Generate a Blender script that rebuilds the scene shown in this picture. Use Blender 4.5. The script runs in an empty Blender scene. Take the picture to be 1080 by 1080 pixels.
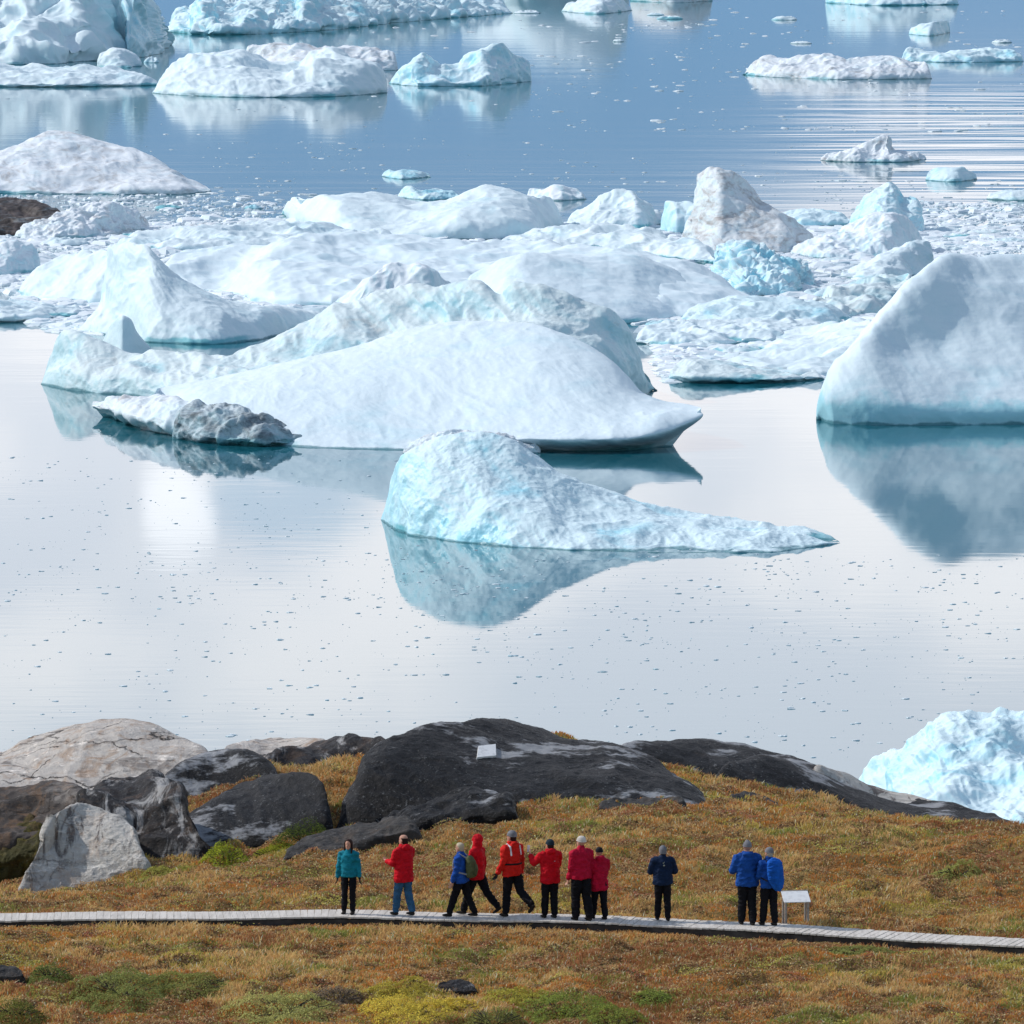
import bpy, math, random
import numpy as np
from mathutils import Vector, Matrix
from mathutils.bvhtree import BVHTree

rng = np.random.default_rng(7)
random.seed(7)
scn = bpy.context.scene
COL = scn.collection
R = math.radians

# ------------------------------------------------------------------ camera
H = 35.0
F = 7500.0            # focal length in photo pixels (photo is 1080 wide)
PITCH = R(5.753)
cam_d = bpy.data.cameras.new('camera')
cam_d.sensor_width = 36.0
cam_d.lens = F / 1080.0 * 36.0
cam_d.clip_start = 1.0
cam_d.clip_end = 60000.0
cam = bpy.data.objects.new('camera', cam_d)
cam.location = (0, 0, H)
cam.rotation_euler = (math.pi / 2 - PITCH, 0, 0)
COL.objects.link(cam)
scn.camera = cam
cp, sp = math.cos(PITCH), math.sin(PITCH)


def ray(px, py):
    px = np.asarray(px, float); py = np.asarray(py, float)
    a = (px - 540) / F; b = (540 - py) / F
    return a, cp + b * sp, -sp + b * cp


def at_depth(px, py, Y):
    dx, dy, dz = ray(px, py)
    t = Y / dy
    return np.stack([dx * t, Y + 0 * t, H + dz * t], -1)


def on_plane(px, py, z=0.0):
    dx, dy, dz = ray(px, py)
    t = (z - H) / dz
    return np.stack([dx * t, dy * t, z + 0 * t], -1)


# ------------------------------------------------------------------ noise
_perm = np.random.default_rng(3).permutation(256)
_perm = np.concatenate([_perm, _perm, _perm])
_g = np.random.default_rng(4).normal(size=(256, 3))
_g /= np.linalg.norm(_g, axis=1)[:, None]


def perlin(p):
    i = np.floor(p).astype(np.int64); f = p - i
    w = f * f * f * (f * (f * 6 - 15) + 10)
    i &= 255
    out = 0
    for dx in (0, 1):
        wx = w[:, 0] if dx else 1 - w[:, 0]
        for dy in (0, 1):
            wy = w[:, 1] if dy else 1 - w[:, 1]
            for dz in (0, 1):
                wz = w[:, 2] if dz else 1 - w[:, 2]
                h = _perm[_perm[_perm[(i[:, 0] + dx) & 255] + ((i[:, 1] + dy) & 255)] + ((i[:, 2] + dz) & 255)]
                g = _g[h]
                d = g[:, 0] * (f[:, 0] - dx) + g[:, 1] * (f[:, 1] - dy) + g[:, 2] * (f[:, 2] - dz)
                out = out + wx * wy * wz * d
    return out * 1.6


def fbm(p, octv=4, gain=0.5, kind='n'):
    a = 1.0; s = 0; tot = 0
    q = p.copy()
    for k in range(octv):
        n = perlin(q + 17.3 * k)
        if kind == 'r':
            n = 1 - 2.8 * np.sqrt(n * n + 0.004)
        elif kind == 'b':
            n = 2.8 * np.sqrt(n * n + 0.006) - 0.7
        s = s + a * n; tot += a
        a *= gain; q = q * 2.03
    return s / tot


def worley(p):
    i = np.floor(p).astype(np.int64)
    best = np.full(len(p), 9.0); second = best.copy(); val = np.zeros(len(p))
    for dx in (-1, 0, 1):
        for dy in (-1, 0, 1):
            for dz in (-1, 0, 1):
                c = i + np.array([dx, dy, dz])
                h = _perm[_perm[_perm[c[:, 0] & 255] + (c[:, 1] & 255)] + (c[:, 2] & 255)]
                o = _g[h] * 0.45 + 0.5
                d = np.linalg.norm(c + o - p, axis=1)
                m = d < best
                second = np.where(m, best, np.minimum(second, d))
                val = np.where(m, (h % 17) / 16.0, val)
                best = np.where(m, d, best)
    return best, second - best, val


def hermite(xs, ys, q):
    xs = np.asarray(xs, float); ys = np.asarray(ys, float)
    if len(xs) == 2:
        return np.interp(q, xs, ys)
    h = np.diff(xs); d = np.diff(ys) / h
    m = np.zeros(len(xs))
    for k in range(1, len(xs) - 1):
        if d[k - 1] * d[k] > 0:
            w1 = 2 * h[k] + h[k - 1]; w2 = h[k] + 2 * h[k - 1]
            m[k] = (w1 + w2) / (w1 / d[k - 1] + w2 / d[k])
    m[0] = d[0]; m[-1] = d[-1]
    i = np.clip(np.searchsorted(xs, q) - 1, 0, len(xs) - 2)
    t = np.clip((q - xs[i]) / h[i], 0, 1)
    return ((2 * t**3 - 3 * t**2 + 1) * ys[i] + (t**3 - 2 * t**2 + t) * h[i] * m[i]
            + (-2 * t**3 + 3 * t**2) * ys[i + 1] + (t**3 - t**2) * h[i] * m[i + 1])


# ------------------------------------------------------------------ object helpers
def tag(o, label=None, cat=None, group=None, kind=None):
    if label: o['label'] = label
    if cat: o['category'] = cat
    if group: o['group'] = group
    if kind: o['kind'] = kind
    return o


def np_mesh(name, v, quads=None, tris=None, smooth=True, ngons=None):
    me = bpy.data.meshes.new(name)
    loops = []; starts = []; tot = 0
    if quads is not None and len(quads):
        quads = np.asarray(quads, np.int32)
        loops.append(quads.ravel()); starts.append(np.arange(len(quads)) * 4); tot = len(quads) * 4
    if tris is not None and len(tris):
        tris = np.asarray(tris, np.int32)
        loops.append(tris.ravel()); starts.append(np.arange(len(tris)) * 3 + tot); tot += len(tris) * 3
    for g in (ngons or []):
        loops.append(np.asarray(g, np.int32)); starts.append(np.array([tot])); tot += len(g)
    loops = np.concatenate(loops).astype(np.int32); starts = np.concatenate(starts).astype(np.int32)
    me.vertices.add(len(v)); me.vertices.foreach_set('co', np.asarray(v, np.float32).ravel())
    me.loops.add(len(loops)); me.loops.foreach_set('vertex_index', loops)
    me.polygons.add(len(starts)); me.polygons.foreach_set('loop_start', starts)
    me.update(calc_edges=True)
    me.validate()
    sm = np.full(len(me.polygons), smooth, dtype=bool)
    if ngons: sm[-len(ngons):] = False
    me.polygons.foreach_set('use_smooth', sm)
    me.update()
    return me


def link(name, me, mat=None, parent=None, loc=(0, 0, 0)):
    o = bpy.data.objects.new(name, me)
    COL.objects.link(o)
    if mat is not None and me is not None:
        me.materials.clear(); me.materials.append(mat)
    o.location = loc
    if parent: o.parent = parent
    return o


def empty(name, loc, rz=0):
    o = bpy.data.objects.new(name, None)
    COL.objects.link(o); o.location = loc; o.rotation_euler = (0, 0, rz)
    return o


# ------------------------------------------------------------------ materials
class NT:
    def __init__(s, name):
        s.m = bpy.data.materials.new(name); s.m.use_nodes = True
        s.t = s.m.node_tree; s.n = s.t.nodes; s.l = s.t.links
        s.bs = s.n['Principled BSDF']
        s.pos = s.n.new('ShaderNodeNewGeometry')

    def link(s, a, b): s.l.new(a, b)

    def noise(s, scale, detail=4, rough=0.55, vec=None, dist=0.0, out='Fac'):
        n = s.n.new('ShaderNodeTexNoise')
        n.inputs['Scale'].default_value = scale; n.inputs['Detail'].default_value = detail
        n.inputs['Roughness'].default_value = rough; n.inputs['Distortion'].default_value = dist
        s.link(vec if vec is not None else s.pos.outputs['Position'], n.inputs['Vector'])
        return n.outputs[out]

    def scaled(s, sx, sy, sz, rot=(0, 0, 0)):
        m = s.n.new('ShaderNodeMapping'); m.inputs['Scale'].default_value = (sx, sy, sz)
        m.inputs['Rotation'].default_value = rot
        s.link(s.pos.outputs['Position'], m.inputs['Vector']); return m.outputs['Vector']

    def voronoi(s, scale, feature='DISTANCE_TO_EDGE', vec=None, out='Distance'):
        n = s.n.new('ShaderNodeTexVoronoi'); n.feature = feature
        n.inputs['Scale'].default_value = scale
        s.link(vec if vec is not None else s.pos.outputs['Position'], n.inputs['Vector'])
        return n.outputs[out]

    def rng(s, v, a, b, c=0.0, d=1.0, smooth=True):
        n = s.n.new('ShaderNodeMapRange')
        n.interpolation_type = 'SMOOTHSTEP' if smooth else 'LINEAR'
        s.link(v, n.inputs[0])
        for k, x in zip((1, 2, 3, 4), (a, b, c, d)): n.inputs[k].default_value = x
        return n.outputs[0]

    def math(s, op, a, b=None, clamp=False):
        n = s.n.new('ShaderNodeMath'); n.operation = op; n.use_clamp = clamp
        for k, x in enumerate((a, b)):
            if x is None: continue
            if isinstance(x, (int, float)): n.inputs[k].default_value = x
            else: s.link(x, n.inputs[k])
        return n.outputs[0]

    def mix(s, f, a, b):
        n = s.n.new('ShaderNodeMix'); n.data_type = 'RGBA'; n.clamp_factor = True
        for k, x in ((0, f), (6, a), (7, b)):
            if isinstance(x, (int, float)): n.inputs[k].default_value = x
            elif isinstance(x, (tuple, list)): n.inputs[k].default_value = (*x[:3], 1)
            else: s.link(x, n.inputs[k])
        return n.outputs[2]

    def sep(s, v):
        n = s.n.new('ShaderNodeSeparateXYZ'); s.link(v, n.inputs[0]); return n.outputs

    def bump(s, h, strength=0.5, dist=0.1, prev=None):
        n = s.n.new('ShaderNodeBump'); n.inputs['Strength'].default_value = strength
        n.inputs['Distance'].default_value = dist; s.link(h, n.inputs['Height'])
        if prev is not None: s.link(prev, n.inputs['Normal'])
        return n.outputs[0]

    def finish(s, col=None, rough=0.6, normal=None, spec=0.3, **kw):
        b = s.bs
        if col is not None:
            if isinstance(col, (tuple, list)): b.inputs['Base Color'].default_value = (*col[:3], 1)
            else: s.link(col, b.inputs['Base Color'])
        if isinstance(rough, (int, float)): b.inputs['Roughness'].default_value = rough
        else: s.link(rough, b.inputs['Roughness'])
        b.inputs['Specular IOR Level'].default_value = spec
        if normal is not None: s.link(normal, b.inputs['Normal'])
        for k, v in kw.items(): b.inputs[k.replace('_', ' ')].default_value = v
        return s.m


def ice_mat(name, snow=(0.71, 0.82, 0.86), blue=0.35, dirt=0.0, teal_h=0.5, fine=1.0, streak=0.0,
            ice=(0.33, 0.66, 0.76), dirtc=(0.33, 0.29, 0.26), rot=0.5, steep=(0.25, 0.85), tealc=(0.10, 0.43, 0.50), cover=None, thin=0.3):
    t = NT(name)
    P = t.sep(t.pos.outputs['Position']); N = t.sep(t.pos.outputs['Normal'])
    big = t.noise(0.22, 4, 0.6, dist=0.8)
    mid = t.noise(0.9, 5, 0.6)
    # snow lies on flat parts, bare blue ice shows on steep ones and in patches
    st = t.rng(N[2], steep[1], steep[0])
    bl = t.math('MULTIPLY', t.math('ADD', t.math('MULTIPLY', st, 0.65), t.rng(big, 0.50, 0.72)), blue, True)
    bl = t.math('MULTIPLY', bl, t.rng(mid, 0.25, 0.65, 0.5, 1.15), True)
    col = t.mix(bl, snow, ice)
    if dirt > 0:
        dn = t.noise(0.5, 7, 0.72, vec=t.scaled(1, 0.6, 2.2, (0, rot, 0)), dist=1.2)
        df = t.math('MULTIPLY', t.rng(dn, 0.62 - 0.25 * dirt, 0.80 - 0.12 * dirt), min(1.0, dirt * 1.1))
        col = t.mix(df, col, dirtc)
    if streak > 0:
        sn = t.noise(1.6, 3, 0.5, vec=t.scaled(1.0, 0.5, 0.12, (0, rot, 0)))
        col = t.mix(t.math('MULTIPLY', t.rng(sn, 0.52, 0.66), streak), col, (0.45, 0.68, 0.75))
    # wave washed clear ice just above the waterline
    wob = t.math('MULTIPLY', t.math('SUBTRACT', t.noise(0.6, 4), 0.5), teal_h * 1.6)
    zz = t.math('ADD', P[2], wob)
    tb = t.rng(zz, teal_h, teal_h * 0.55)
    pm = t.rng(t.noise(0.12, 3, 0.6), 0.48, 0.62, 0.0, 0.85)
    col = t.mix(t.math('MULTIPLY', tb, cover if cover else pm), col, tealc)
    z2 = t.math('ADD', P[2], t.math('MULTIPLY', wob, thin / 0.5))
    col = t.mix(t.math('MULTIPLY', t.rng(z2, teal_h * thin, teal_h * thin * 0.2), 0.8), col, (0.03, 0.17, 0.21))
    b1 = t.bump(t.noise(1.1, 8, 0.62, dist=0.4), 0.26 * fine, 0.32)
    b2 = t.bump(t.noise(4.0, 4, 0.6, vec=t.scaled(0.45, 0.8, 1.6, (0, rot, 0))), 0.22 * fine, 0.07, b1)
    # faint grey blue mottling and melt strata
    strat = t.noise(1.0, 5, 0.65, vec=t.scaled(0.35, 0.35, 2.4, (0, rot * 0.4, 0)), dist=0.5)
    col = t.mix(t.rng(strat, 0.50, 0.72, 0.0, 0.25), col, (0.52, 0.68, 0.76))
    col = t.mix(t.rng(t.noise(3.0, 5, 0.7), 0.60, 0.78, 0.0, 0.14), col, (0.50, 0.55, 0.58))
    return t.finish(col, t.rng(bl, 0, 1, 0.62, 0.35), b2, 0.3)


M = {}
M['snow'] = ice_mat('snow_ice', blue=0.30, fine=0.8, teal_h=0.4)
M['smooth'] = ice_mat('smooth_snow_ice', snow=(0.71, 0.82, 0.87), blue=0.22, fine=0.45, teal_h=0.35, streak=0.0)
M['massive'] = ice_mat('smooth_ice_turquoise_foot', snow=(0.71, 0.82, 0.87), blue=0.28, fine=0.45, teal_h=1.7, tealc=(0.30, 0.64, 0.72), cover=0.8, thin=0.12)
M['bluerough'] = ice_mat('rough_blue_ice', snow=(0.66, 0.81, 0.86), blue=0.95, fine=1.0, teal_h=0.35, ice=(0.34, 0.70, 0.82))
M['teal'] = ice_mat('teal_ice', snow=(0.66, 0.76, 0.78), blue=0.75, dirt=0.35, fine=0.9, teal_h=0.5, ice=(0.30, 0.58, 0.66))
M['ribbed'] = ice_mat('ribbed_ice', snow=(0.78, 0.84, 0.88), blue=0.4, fine=1.0, teal_h=0.4, streak=0.6, rot=0.45)
M['dirty'] = ice_mat('dirty_ice', snow=(0.74, 0.79, 0.83), blue=0.25, dirt=0.6, fine=1.0, teal_h=0.3)
M['brown'] = ice_mat('brown_ice', snow=(0.69, 0.73, 0.75), blue=0.3, dirt=0.78, fine=1.4, teal_h=0.3, dirtc=(0.30, 0.26, 0.24))
M['dark'] = ice_mat('dark_wet_ice', snow=(0.50, 0.58, 0.62), blue=0.4, dirt=1.0, fine=1.6, teal_h=0.5, dirtc=(0.10, 0.13, 0.15), ice=(0.2, 0.42, 0.5))
M['brash'] = ice_mat('brash_ice', snow=(0.76, 0.82, 0.86), blue=0.30, dirt=0.25, fine=0.8, teal_h=0.004)
M['bits'] = ice_mat('ice_bits', snow=(0.70, 0.76, 0.79), blue=0.3, dirt=0.2, fine=0.5, teal_h=0.002)
M['moraine'] = ice_mat('moraine_ice', snow=(0.10, 0.08, 0.075), blue=0.0, dirt=1.0, fine=1.8, teal_h=0.2, dirtc=(0.04, 0.033, 0.03))


# ------------------------------------------------------------------ lofted solids
def loft(rows, back=8.0, Y0=None, amp=(), taper=0.5, res=1.0, seed=0, backz=0.45, nu=None, zlow=-0.6,
         taper_ends=(True, True), round_top=True, water=True, crisp=0.0, wk=0.45, endround=0.035):
    """rows: [(depth offset in m, [(px, py)...])...] front to back; the first lies on the water or at Y0"""
    x0 = min(p[0] for p in rows[0][1]); x1 = max(p[0] for p in rows[0][1])
    X0 = min(min(p[0] for p in r[1]) for r in rows); X1 = max(max(p[0] for p in r[1]) for r in rows)
    nu = nu or int(max(24, (X1 - X0) * res))
    t = np.linspace(0, 1, nu)
    u = 0.55 * t + 0.45 * (0.5 - 0.5 * np.cos(np.pi * t))
    tp = np.ones(nu)
    if taper_ends[0]: tp = np.minimum(tp, np.clip(u * 2.2, 0.0, 1) ** taper)
    if taper_ends[1]: tp = np.minimum(tp, np.clip((1 - u) * 2.2, 0.0, 1) ** taper)
    P = []
    for k, (d, pl) in enumerate(rows):
        xs = [p[0] for p in pl]; ys = [p[1] for p in pl]
        q = xs[0] + (xs[-1] - xs[0]) * u
        y = hermite(xs, ys, q)
        if k == 0 and Y0 is None:
            w = on_plane(q, y, 0.0)
            Yb = w[:, 1]; P.append(w)
        else:
            if k == 0: Yb = np.full(nu, float(Y0)) if not callable(Y0) else Y0(q)
            P.append(at_depth(q, y, Yb + d * tp))
    top = P[-1]
    low = P[0].copy(); low[:, 2] += zlow; low[:, 1] += 0.3 * abs(zlow)
    zb = 0.0 if water else P[0][:, 2]
    bm_ = top.copy(); bm_[:, 1] += 0.5 * back * tp + 0.02; bm_[:, 2] = zb + (top[:, 2] - zb) * (1 - backz)
    bb = top.copy(); bb[:, 1] += back * tp + 0.05; bb[:, 2] = zb + zlow
    if water:      # the far foot lies over the same span as the near foot, so that tips can overhang
        bb[:, 0] = P[0][:, 0] * bb[:, 1] / P[0][:, 1]; bm_[:, 0] = 0.5 * bm_[:, 0] + 0.5 * bb[:, 0]
    rr = [low] + P + [bm_, bb]
    rr = np.stack(rr, 0)          # rows, cols, 3
    # catmull-rom across rows
    out = []
    n = len(rr)
    for k in range(n - 1):
        a = rr[max(k - 1, 0)]; b = rr[k]; c = rr[k + 1]; e = rr[min(k + 2, n - 1)]
        if k == 0 or k >= n - 3: seg = 6 if k == 0 else 14
        else:
            pxlen = np.max(np.linalg.norm(c - b, axis=1)) * F / np.mean(b[:, 1])
            seg = int(np.clip(pxlen * res * 0.9, 4, 160))
        for s in range(seg):
            t_ = s / seg
            lin = b + (c - b) * t_
            cm = 0.5 * ((2 * b) + (-a + c) * t_ + (2 * a - 5 * b + 4 * c - e) * t_**2 + (-a + 3 * b - 3 * c + e) * t_**3)
            if k == 0: cm = lin
            out.append(cm * (1 - crisp) + lin * crisp)
    out.append(rr[-1])
    G = np.stack(out, 0)
    nv = G.shape[0]
    if not water:   # rounded flanks
        e_ = np.clip(np.minimum(u, 1 - u) / 0.09, 0, 1); e_ = np.sqrt(1 - (1 - e_) ** 2)
        zl = P[0][:, 2] - 0.25
        G[:, :, 2] = np.where(G[:, :, 2] > zl, zl + (G[:, :, 2] - zl) * e_, G[:, :, 2])
    elif endround:
        e_ = np.clip(np.minimum(u, 1 - u) / endround, 0, 1); e_ = np.sqrt(1 - (1 - e_) ** 2)
        G[:, :, 2] = np.where(G[:, :, 2] > 0, G[:, :, 2] * e_, G[:, :, 2])
    if amp:
        du = np.gradient(G, axis=1); dv = np.gradient(G, axis=0)
        N = np.cross(du, dv); N /= np.linalg.norm(N, axis=2)[..., None] + 1e-9
        p = G.reshape(-1, 3) + seed * 31.7
        disp = np.zeros(len(p))
        for (a_, lam, kind) in amp:
            q = p / lam
            if kind == 'w':
                b1, ed, val = worley(q + 0.35 * np.stack([perlin(q * 1.7), perlin(q * 1.7 + 9), perlin(q * 1.7 + 19)], 1))
                e2 = np.clip(ed * 1.4, 0, 0.7)
                disp += wk * a_ * (0.5 * (val - 0.5) * np.clip(ed * 5, 0, 1) + e2 - 0.3)
            elif kind == 's':      # drapery flutes running down
                q2 = q.copy(); q2[:, 2] *= 0.15
                disp += a_ * fbm(q2, 3, 0.5, 'r')
            elif kind == 'f':      # slanting melt folds
                q2 = np.stack([q[:, 0] + 0.9 * q[:, 2], q[:, 1] * 0.5, q[:, 2] * 0.35 - 0.2 * q[:, 0]], 1)
                q2 += 0.3 * perlin(q * 0.5)[:, None]
                disp += a_ * fbm(q2, 3, 0.45, 'r')
            else:
                disp += a_ * fbm(q, 4, 0.42, kind)
        disp = (disp - disp.mean()).reshape(nv, nu)
        ef = np.minimum(1, np.minimum(u, 1 - u) * 14 + 0.25)
        G = G + N * (disp * ef)[..., None]
    idx = np.arange(nv * nu).reshape(nv, nu)
    q = np.stack([idx[:-1, :-1], idx[:-1, 1:], idx[1:, 1:], idx[1:, :-1]], -1).reshape(-1, 4)
    caps = [list(idx[::-1, 0]), list(idx[:, -1])]
    return G.reshape(-1, 3), q, caps


ALLM = {}


def solid(name, data, mat, label=None, cat=None, group=None, parent=None, keep=None, zbase=0.0):
    v, q, caps = data
    org = np.array([v[:, 0].mean(), v[:, 1].mean(), zbase])
    if parent is not None:
        loc = org - np.array(parent.location)
    else: loc = org
    me = np_mesh(name, v - org, quads=q, ngons=caps)
    o = link(name, me, mat, parent, tuple(loc))
    tag(o, label, cat, group)
    if keep is not None: keep.append((v, q))
    return o


def berg(label, rows, mat='snow', name='iceberg', parent=None, group=None, cat=None, **kw):
    return solid(name, loft(rows, **kw), M[mat], label, cat or ('iceberg' if parent is None else None), group, parent)


ROUGH = [(0.9, 4.0, 'r'), (0.45, 1.6, 'w'), (0.20, 0.7, 'b')]
SOFT = [(0.5, 7.0, 'n'), (0.12, 1.6, 'n')]
CRAG = [(1.2, 6.0, 'w'), (0.7, 3.0, 'r'), (0.25, 1.0, 'b')]
#BERGS
exec_bergs = True
# --- wedge in front
berg('pale blue wedge iceberg in front, tapering to a long low tail on the right',
     [(0, [(402, 548), (425, 562), (500, 573), (600, 580), (700, 583), (800, 583), (886, 573)]),
      (2.2, [(403, 532), (430, 525), (500, 532), (560, 545), (620, 560), (700, 572), (800, 576), (886, 572)]),
      (6.0, [(405, 518), (440, 488), (490, 488), (550, 508), (610, 530), (700, 553), (800, 563), (886, 570)]),
      (10, [(407, 512), (417, 490), (440, 474), (470, 461), (510, 458), (535, 462), (570, 483), (610, 506), (650, 522), (700, 539), (750, 548), (800, 555), (850, 561), (886, 569)])],
     'bluerough', amp=[(0.28, 4.6, 'r'), (0.13, 1.8, 'f'), (0.04, 1.2, 'w'), (0.035, 0.5, 'r')], back=9, res=1.3, seed=1)
# crumbling crest behind the wedge
berg('rough beige crust of ice wedged between the blue wedge and the smooth dome',
     [(0, [(425, 478), (450, 482), (500, 484), (570, 478)]),
      (2.0, [(425, 476), (450, 468), (490, 462), (530, 461), (570, 474)]),
      (4.0, [(425, 474), (445, 462), (475, 455), (510, 456), (545, 462), (570, 473)])],
     'dirty', amp=[(0.4, 1.6, 'w'), (0.2, 0.7, 'r')], back=5, res=1.0, seed=2)
# --- big smooth dome
dome = berg('largest smooth white dome iceberg in the middle, its right tip overhanging dark water',
     [(0, [(150, 447), (200, 458), (320, 469), (420, 471), (520, 474), (600, 476), (650, 475), (700, 471)]),
      (-2.2, [(160, 450), (220, 463), (320, 472), (420, 474), (500, 470), (560, 462), (600, 463), (650, 463), (705, 455), (739, 442)]),
      (1.5, [(162, 424), (220, 432), (320, 446), (420, 450), (520, 447), (600, 447), (660, 445), (705, 436), (739, 434)]),
      (9, [(164, 414), (220, 408), (320, 405), (400, 392), (480, 382), (560, 385), (620, 402), (662, 418), (700, 428), (739, 431)]),
      (18, [(166, 410), (230, 398), (330, 376), (390, 361), (440, 346), (500, 337), (560, 341), (605, 354), (640, 374), (660, 395), (674, 414), (700, 424), (726, 428), (739, 432)])],
     'smooth', amp=[(0.30, 8.0, 'n'), (0.055, 1.7, 'f'), (0.02, 0.5, 'n')], back=16, res=1.1, seed=3, taper=0.35, endround=0)
berg(None, [(0, [(118, 440), (150, 452), (185, 459), (215, 462)]),
      (-1.3, [(99, 430), (140, 441), (180, 452), (215, 455)]),
      (-0.3, [(98, 427), (140, 428), (180, 436), (215, 444)]),
      (3, [(98, 425), (125, 419), (160, 418), (190, 420), (215, 428)])],
     'dirty', amp=[(0.35, 2.5, 'r'), (0.12, 0.8, 'w')], back=4, res=1.2, seed=4, endround=0, name='ice_ledge', parent=dome)['label'] = 'grey streaked ledge with a pointed left tip'
berg(None, [(0, [(182, 462), (220, 467), (270, 470), (322, 469)]),
      (-1.0, [(182, 455), (220, 461), (270, 466), (322, 467)]),
      (0.2, [(183, 440), (215, 437), (250, 442), (290, 452), (322, 465)]),
      (3, [(184, 434), (200, 427), (220, 424), (245, 428), (270, 437), (295, 448), (322, 464)])],
     'dark', amp=[(0.5, 2.2, 'r'), (0.25, 0.8, 'w')], back=4, res=1.2, seed=5, name='ice_ledge', parent=dome)['label'] = 'dark wet ledge of dirty ice'
# --- long berg behind the dome
lng = berg('long dirty teal iceberg running behind the smooth dome, steep at both ends',
     [(0, [(42, 405), (80, 412), (125, 416), (250, 425), (400, 425), (560, 430), (640, 428), (676, 421), (688, 412)]),
      (1.0, [(44, 390), (90, 395), (150, 400), (260, 395), (400, 375), (520, 365), (600, 370), (660, 395), (690, 408)]),
      (4.5, [(46, 376), (100, 378), (160, 388), (250, 380), (330, 358), (420, 335), (500, 335), (560, 335), (620, 345), (668, 375), (692, 403)]),
      (7.5, [(50, 366), (62, 351), (90, 356), (130, 366), (160, 372), (210, 372), (255, 365), (300, 349), (345, 333), (390, 316), (430, 301), (480, 302), (505, 302), (528, 313), (545, 303), (570, 305), (600, 308), (625, 317), (645, 328), (663, 345), (675, 368), (684, 385), (692, 400)])],
     'teal', amp=[(0.9, 6.5, 'n'), (0.35, 3.2, 'f'), (0.10, 1.8, 'w'), (0.05, 0.7, 'r')], back=9, res=1.05, seed=6, taper=0.35)
berg(None, [(0, [(100, 385), (130, 392), (165, 388)]),
      (0.8, [(103, 370), (130, 372), (163, 380)]),
      (1.8, [(104, 372), (112, 350), (122, 337), (130, 333), (138, 337), (145, 350), (164, 373)])],
     'snow', amp=[(0.12, 1.5, 'n')], back=5, res=1.3, seed=7, taper=0.9, name='ice_cone', parent=lng)
# --- ribbed hump
berg('ribbed striped hump iceberg with a rounded top behind the teal berg',
     [(0, [(335, 345), (380, 352), (440, 352), (500, 345)]),
      (2, [(338, 336), (380, 325), (440, 322), (500, 330)]),
      (5, [(342, 332), (365, 312), (385, 297), (400, 284), (418, 279), (440, 279), (460, 286), (478, 300), (500, 322)])],
     'ribbed', amp=[(0.35, 2.5, 's'), (0.1, 1.0, 'n')], back=6, res=1.1, seed=8)
# --- cone with sweeping skirt
berg('tall cone shaped white iceberg sweeping down to the right in a long skirt',
     [(0, [(78, 350), (110, 353), (160, 361), (220, 363), (270, 359), (310, 348), (360, 338)]),
      (1.2, [(80, 345), (110, 338), (160, 338), (220, 346), (270, 350), (310, 340), (360, 333)]),
      (3.5, [(84, 342), (108, 322), (130, 300), (160, 304), (205, 318), (260, 334), (310, 331), (360, 328)]),
      (8, [(88, 340), (103, 325), (110, 305), (113, 275), (116, 262), (135, 258), (155, 259), (168, 268), (185, 286), (210, 304), (240, 318), (275, 324), (310, 325), (360, 322)])],
     'snow', amp=[(0.5, 6.0, 'n'), (0.22, 2.6, 'f'), (0.06, 1.2, 's')], back=8, res=1.2, seed=9, taper=0.45)
berg('white slab iceberg with a bright teal foot left of the tall cone',
     [(0, [(16, 312), (40, 316), (80, 320), (125, 322)]),
      (0.2, [(17, 306), (40, 308), (80, 312), (125, 314)]),
      (2.0, [(18, 303), (40, 298), (80, 294), (125, 290)]),
      (7, [(20, 304), (32, 290), (50, 279), (75, 270), (100, 266), (125, 263)])],
     'snow', amp=[(0.4, 4.0, 'r'), (0.12, 1.5, 'n')], back=8, res=1.1, seed=10)
# --- broad low sheet
berg('very wide low undulating ice sheet stretching across the middle of the pack',
     [(0, [(160, 305), (220, 308), (290, 322), (380, 326), (480, 330), (600, 334), (700, 336), (810, 330)]),
      (1.5, [(161, 297), (220, 299), (290, 309), (380, 312), (480, 316), (600, 322), (700, 326), (810, 327)]),
      (12, [(163, 282), (220, 281), (300, 281), (380, 285), (480, 284), (600, 290), (700, 300), (808, 322)]),
      (30, [(165, 273), (190, 266), (220, 262), (290, 256), (345, 247), (420, 250), (500, 256), (580, 258), (640, 262), (700, 270), (740, 282), (780, 305), (806, 320)])],
     'smooth', amp=[(0.7, 9.0, 'r'), (0.2, 4.0, 'f'), (0.06, 1.2, 'n')], back=16, res=0.9, seed=11)
berg('long thin ice sheet with a lumpy edge filling the left back of the pack',
     [(0, [(120, 262), (200, 266), (300, 262), (420, 254)]), (1, [(121, 257), (200, 258), (300, 255), (419, 250)]),
      (12, [(124, 252), (170, 244), (240, 240), (300, 236), (360, 240), (417, 247)])],
     'snow', amp=[(0.7, 5.0, 'r'), (0.2, 2.0, 'w')], back=14, res=1.0, seed=53)
berg('thin snowy ice sheet between the broad hump and the brown stained iceberg',
     [(0, [(520, 262), (600, 266), (680, 272), (760, 280)]), (1, [(521, 257), (600, 259), (680, 264), (759, 274)]),
      (12, [(524, 254), (570, 246), (630, 240), (690, 246), (730, 256), (757, 270)])],
     'snow', amp=[(0.7, 5.0, 'r'), (0.25, 2.0, 'w')], back=12, res=1.0, seed=54)
berg('flat hummocky ice sheet in the gap between the broad hump and the long folded floe',
     [(0, [(668, 362), (720, 366), (800, 364), (872, 352)]), (0.8, [(669, 357), (720, 358), (800, 355), (871, 348)]),
      (10, [(672, 352), (710, 342), (770, 342), (820, 340), (868, 343)])],
     'snow', amp=[(0.6, 3.5, 'r'), (0.25, 1.6, 'w')], back=10, res=1.0, seed=55)
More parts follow.
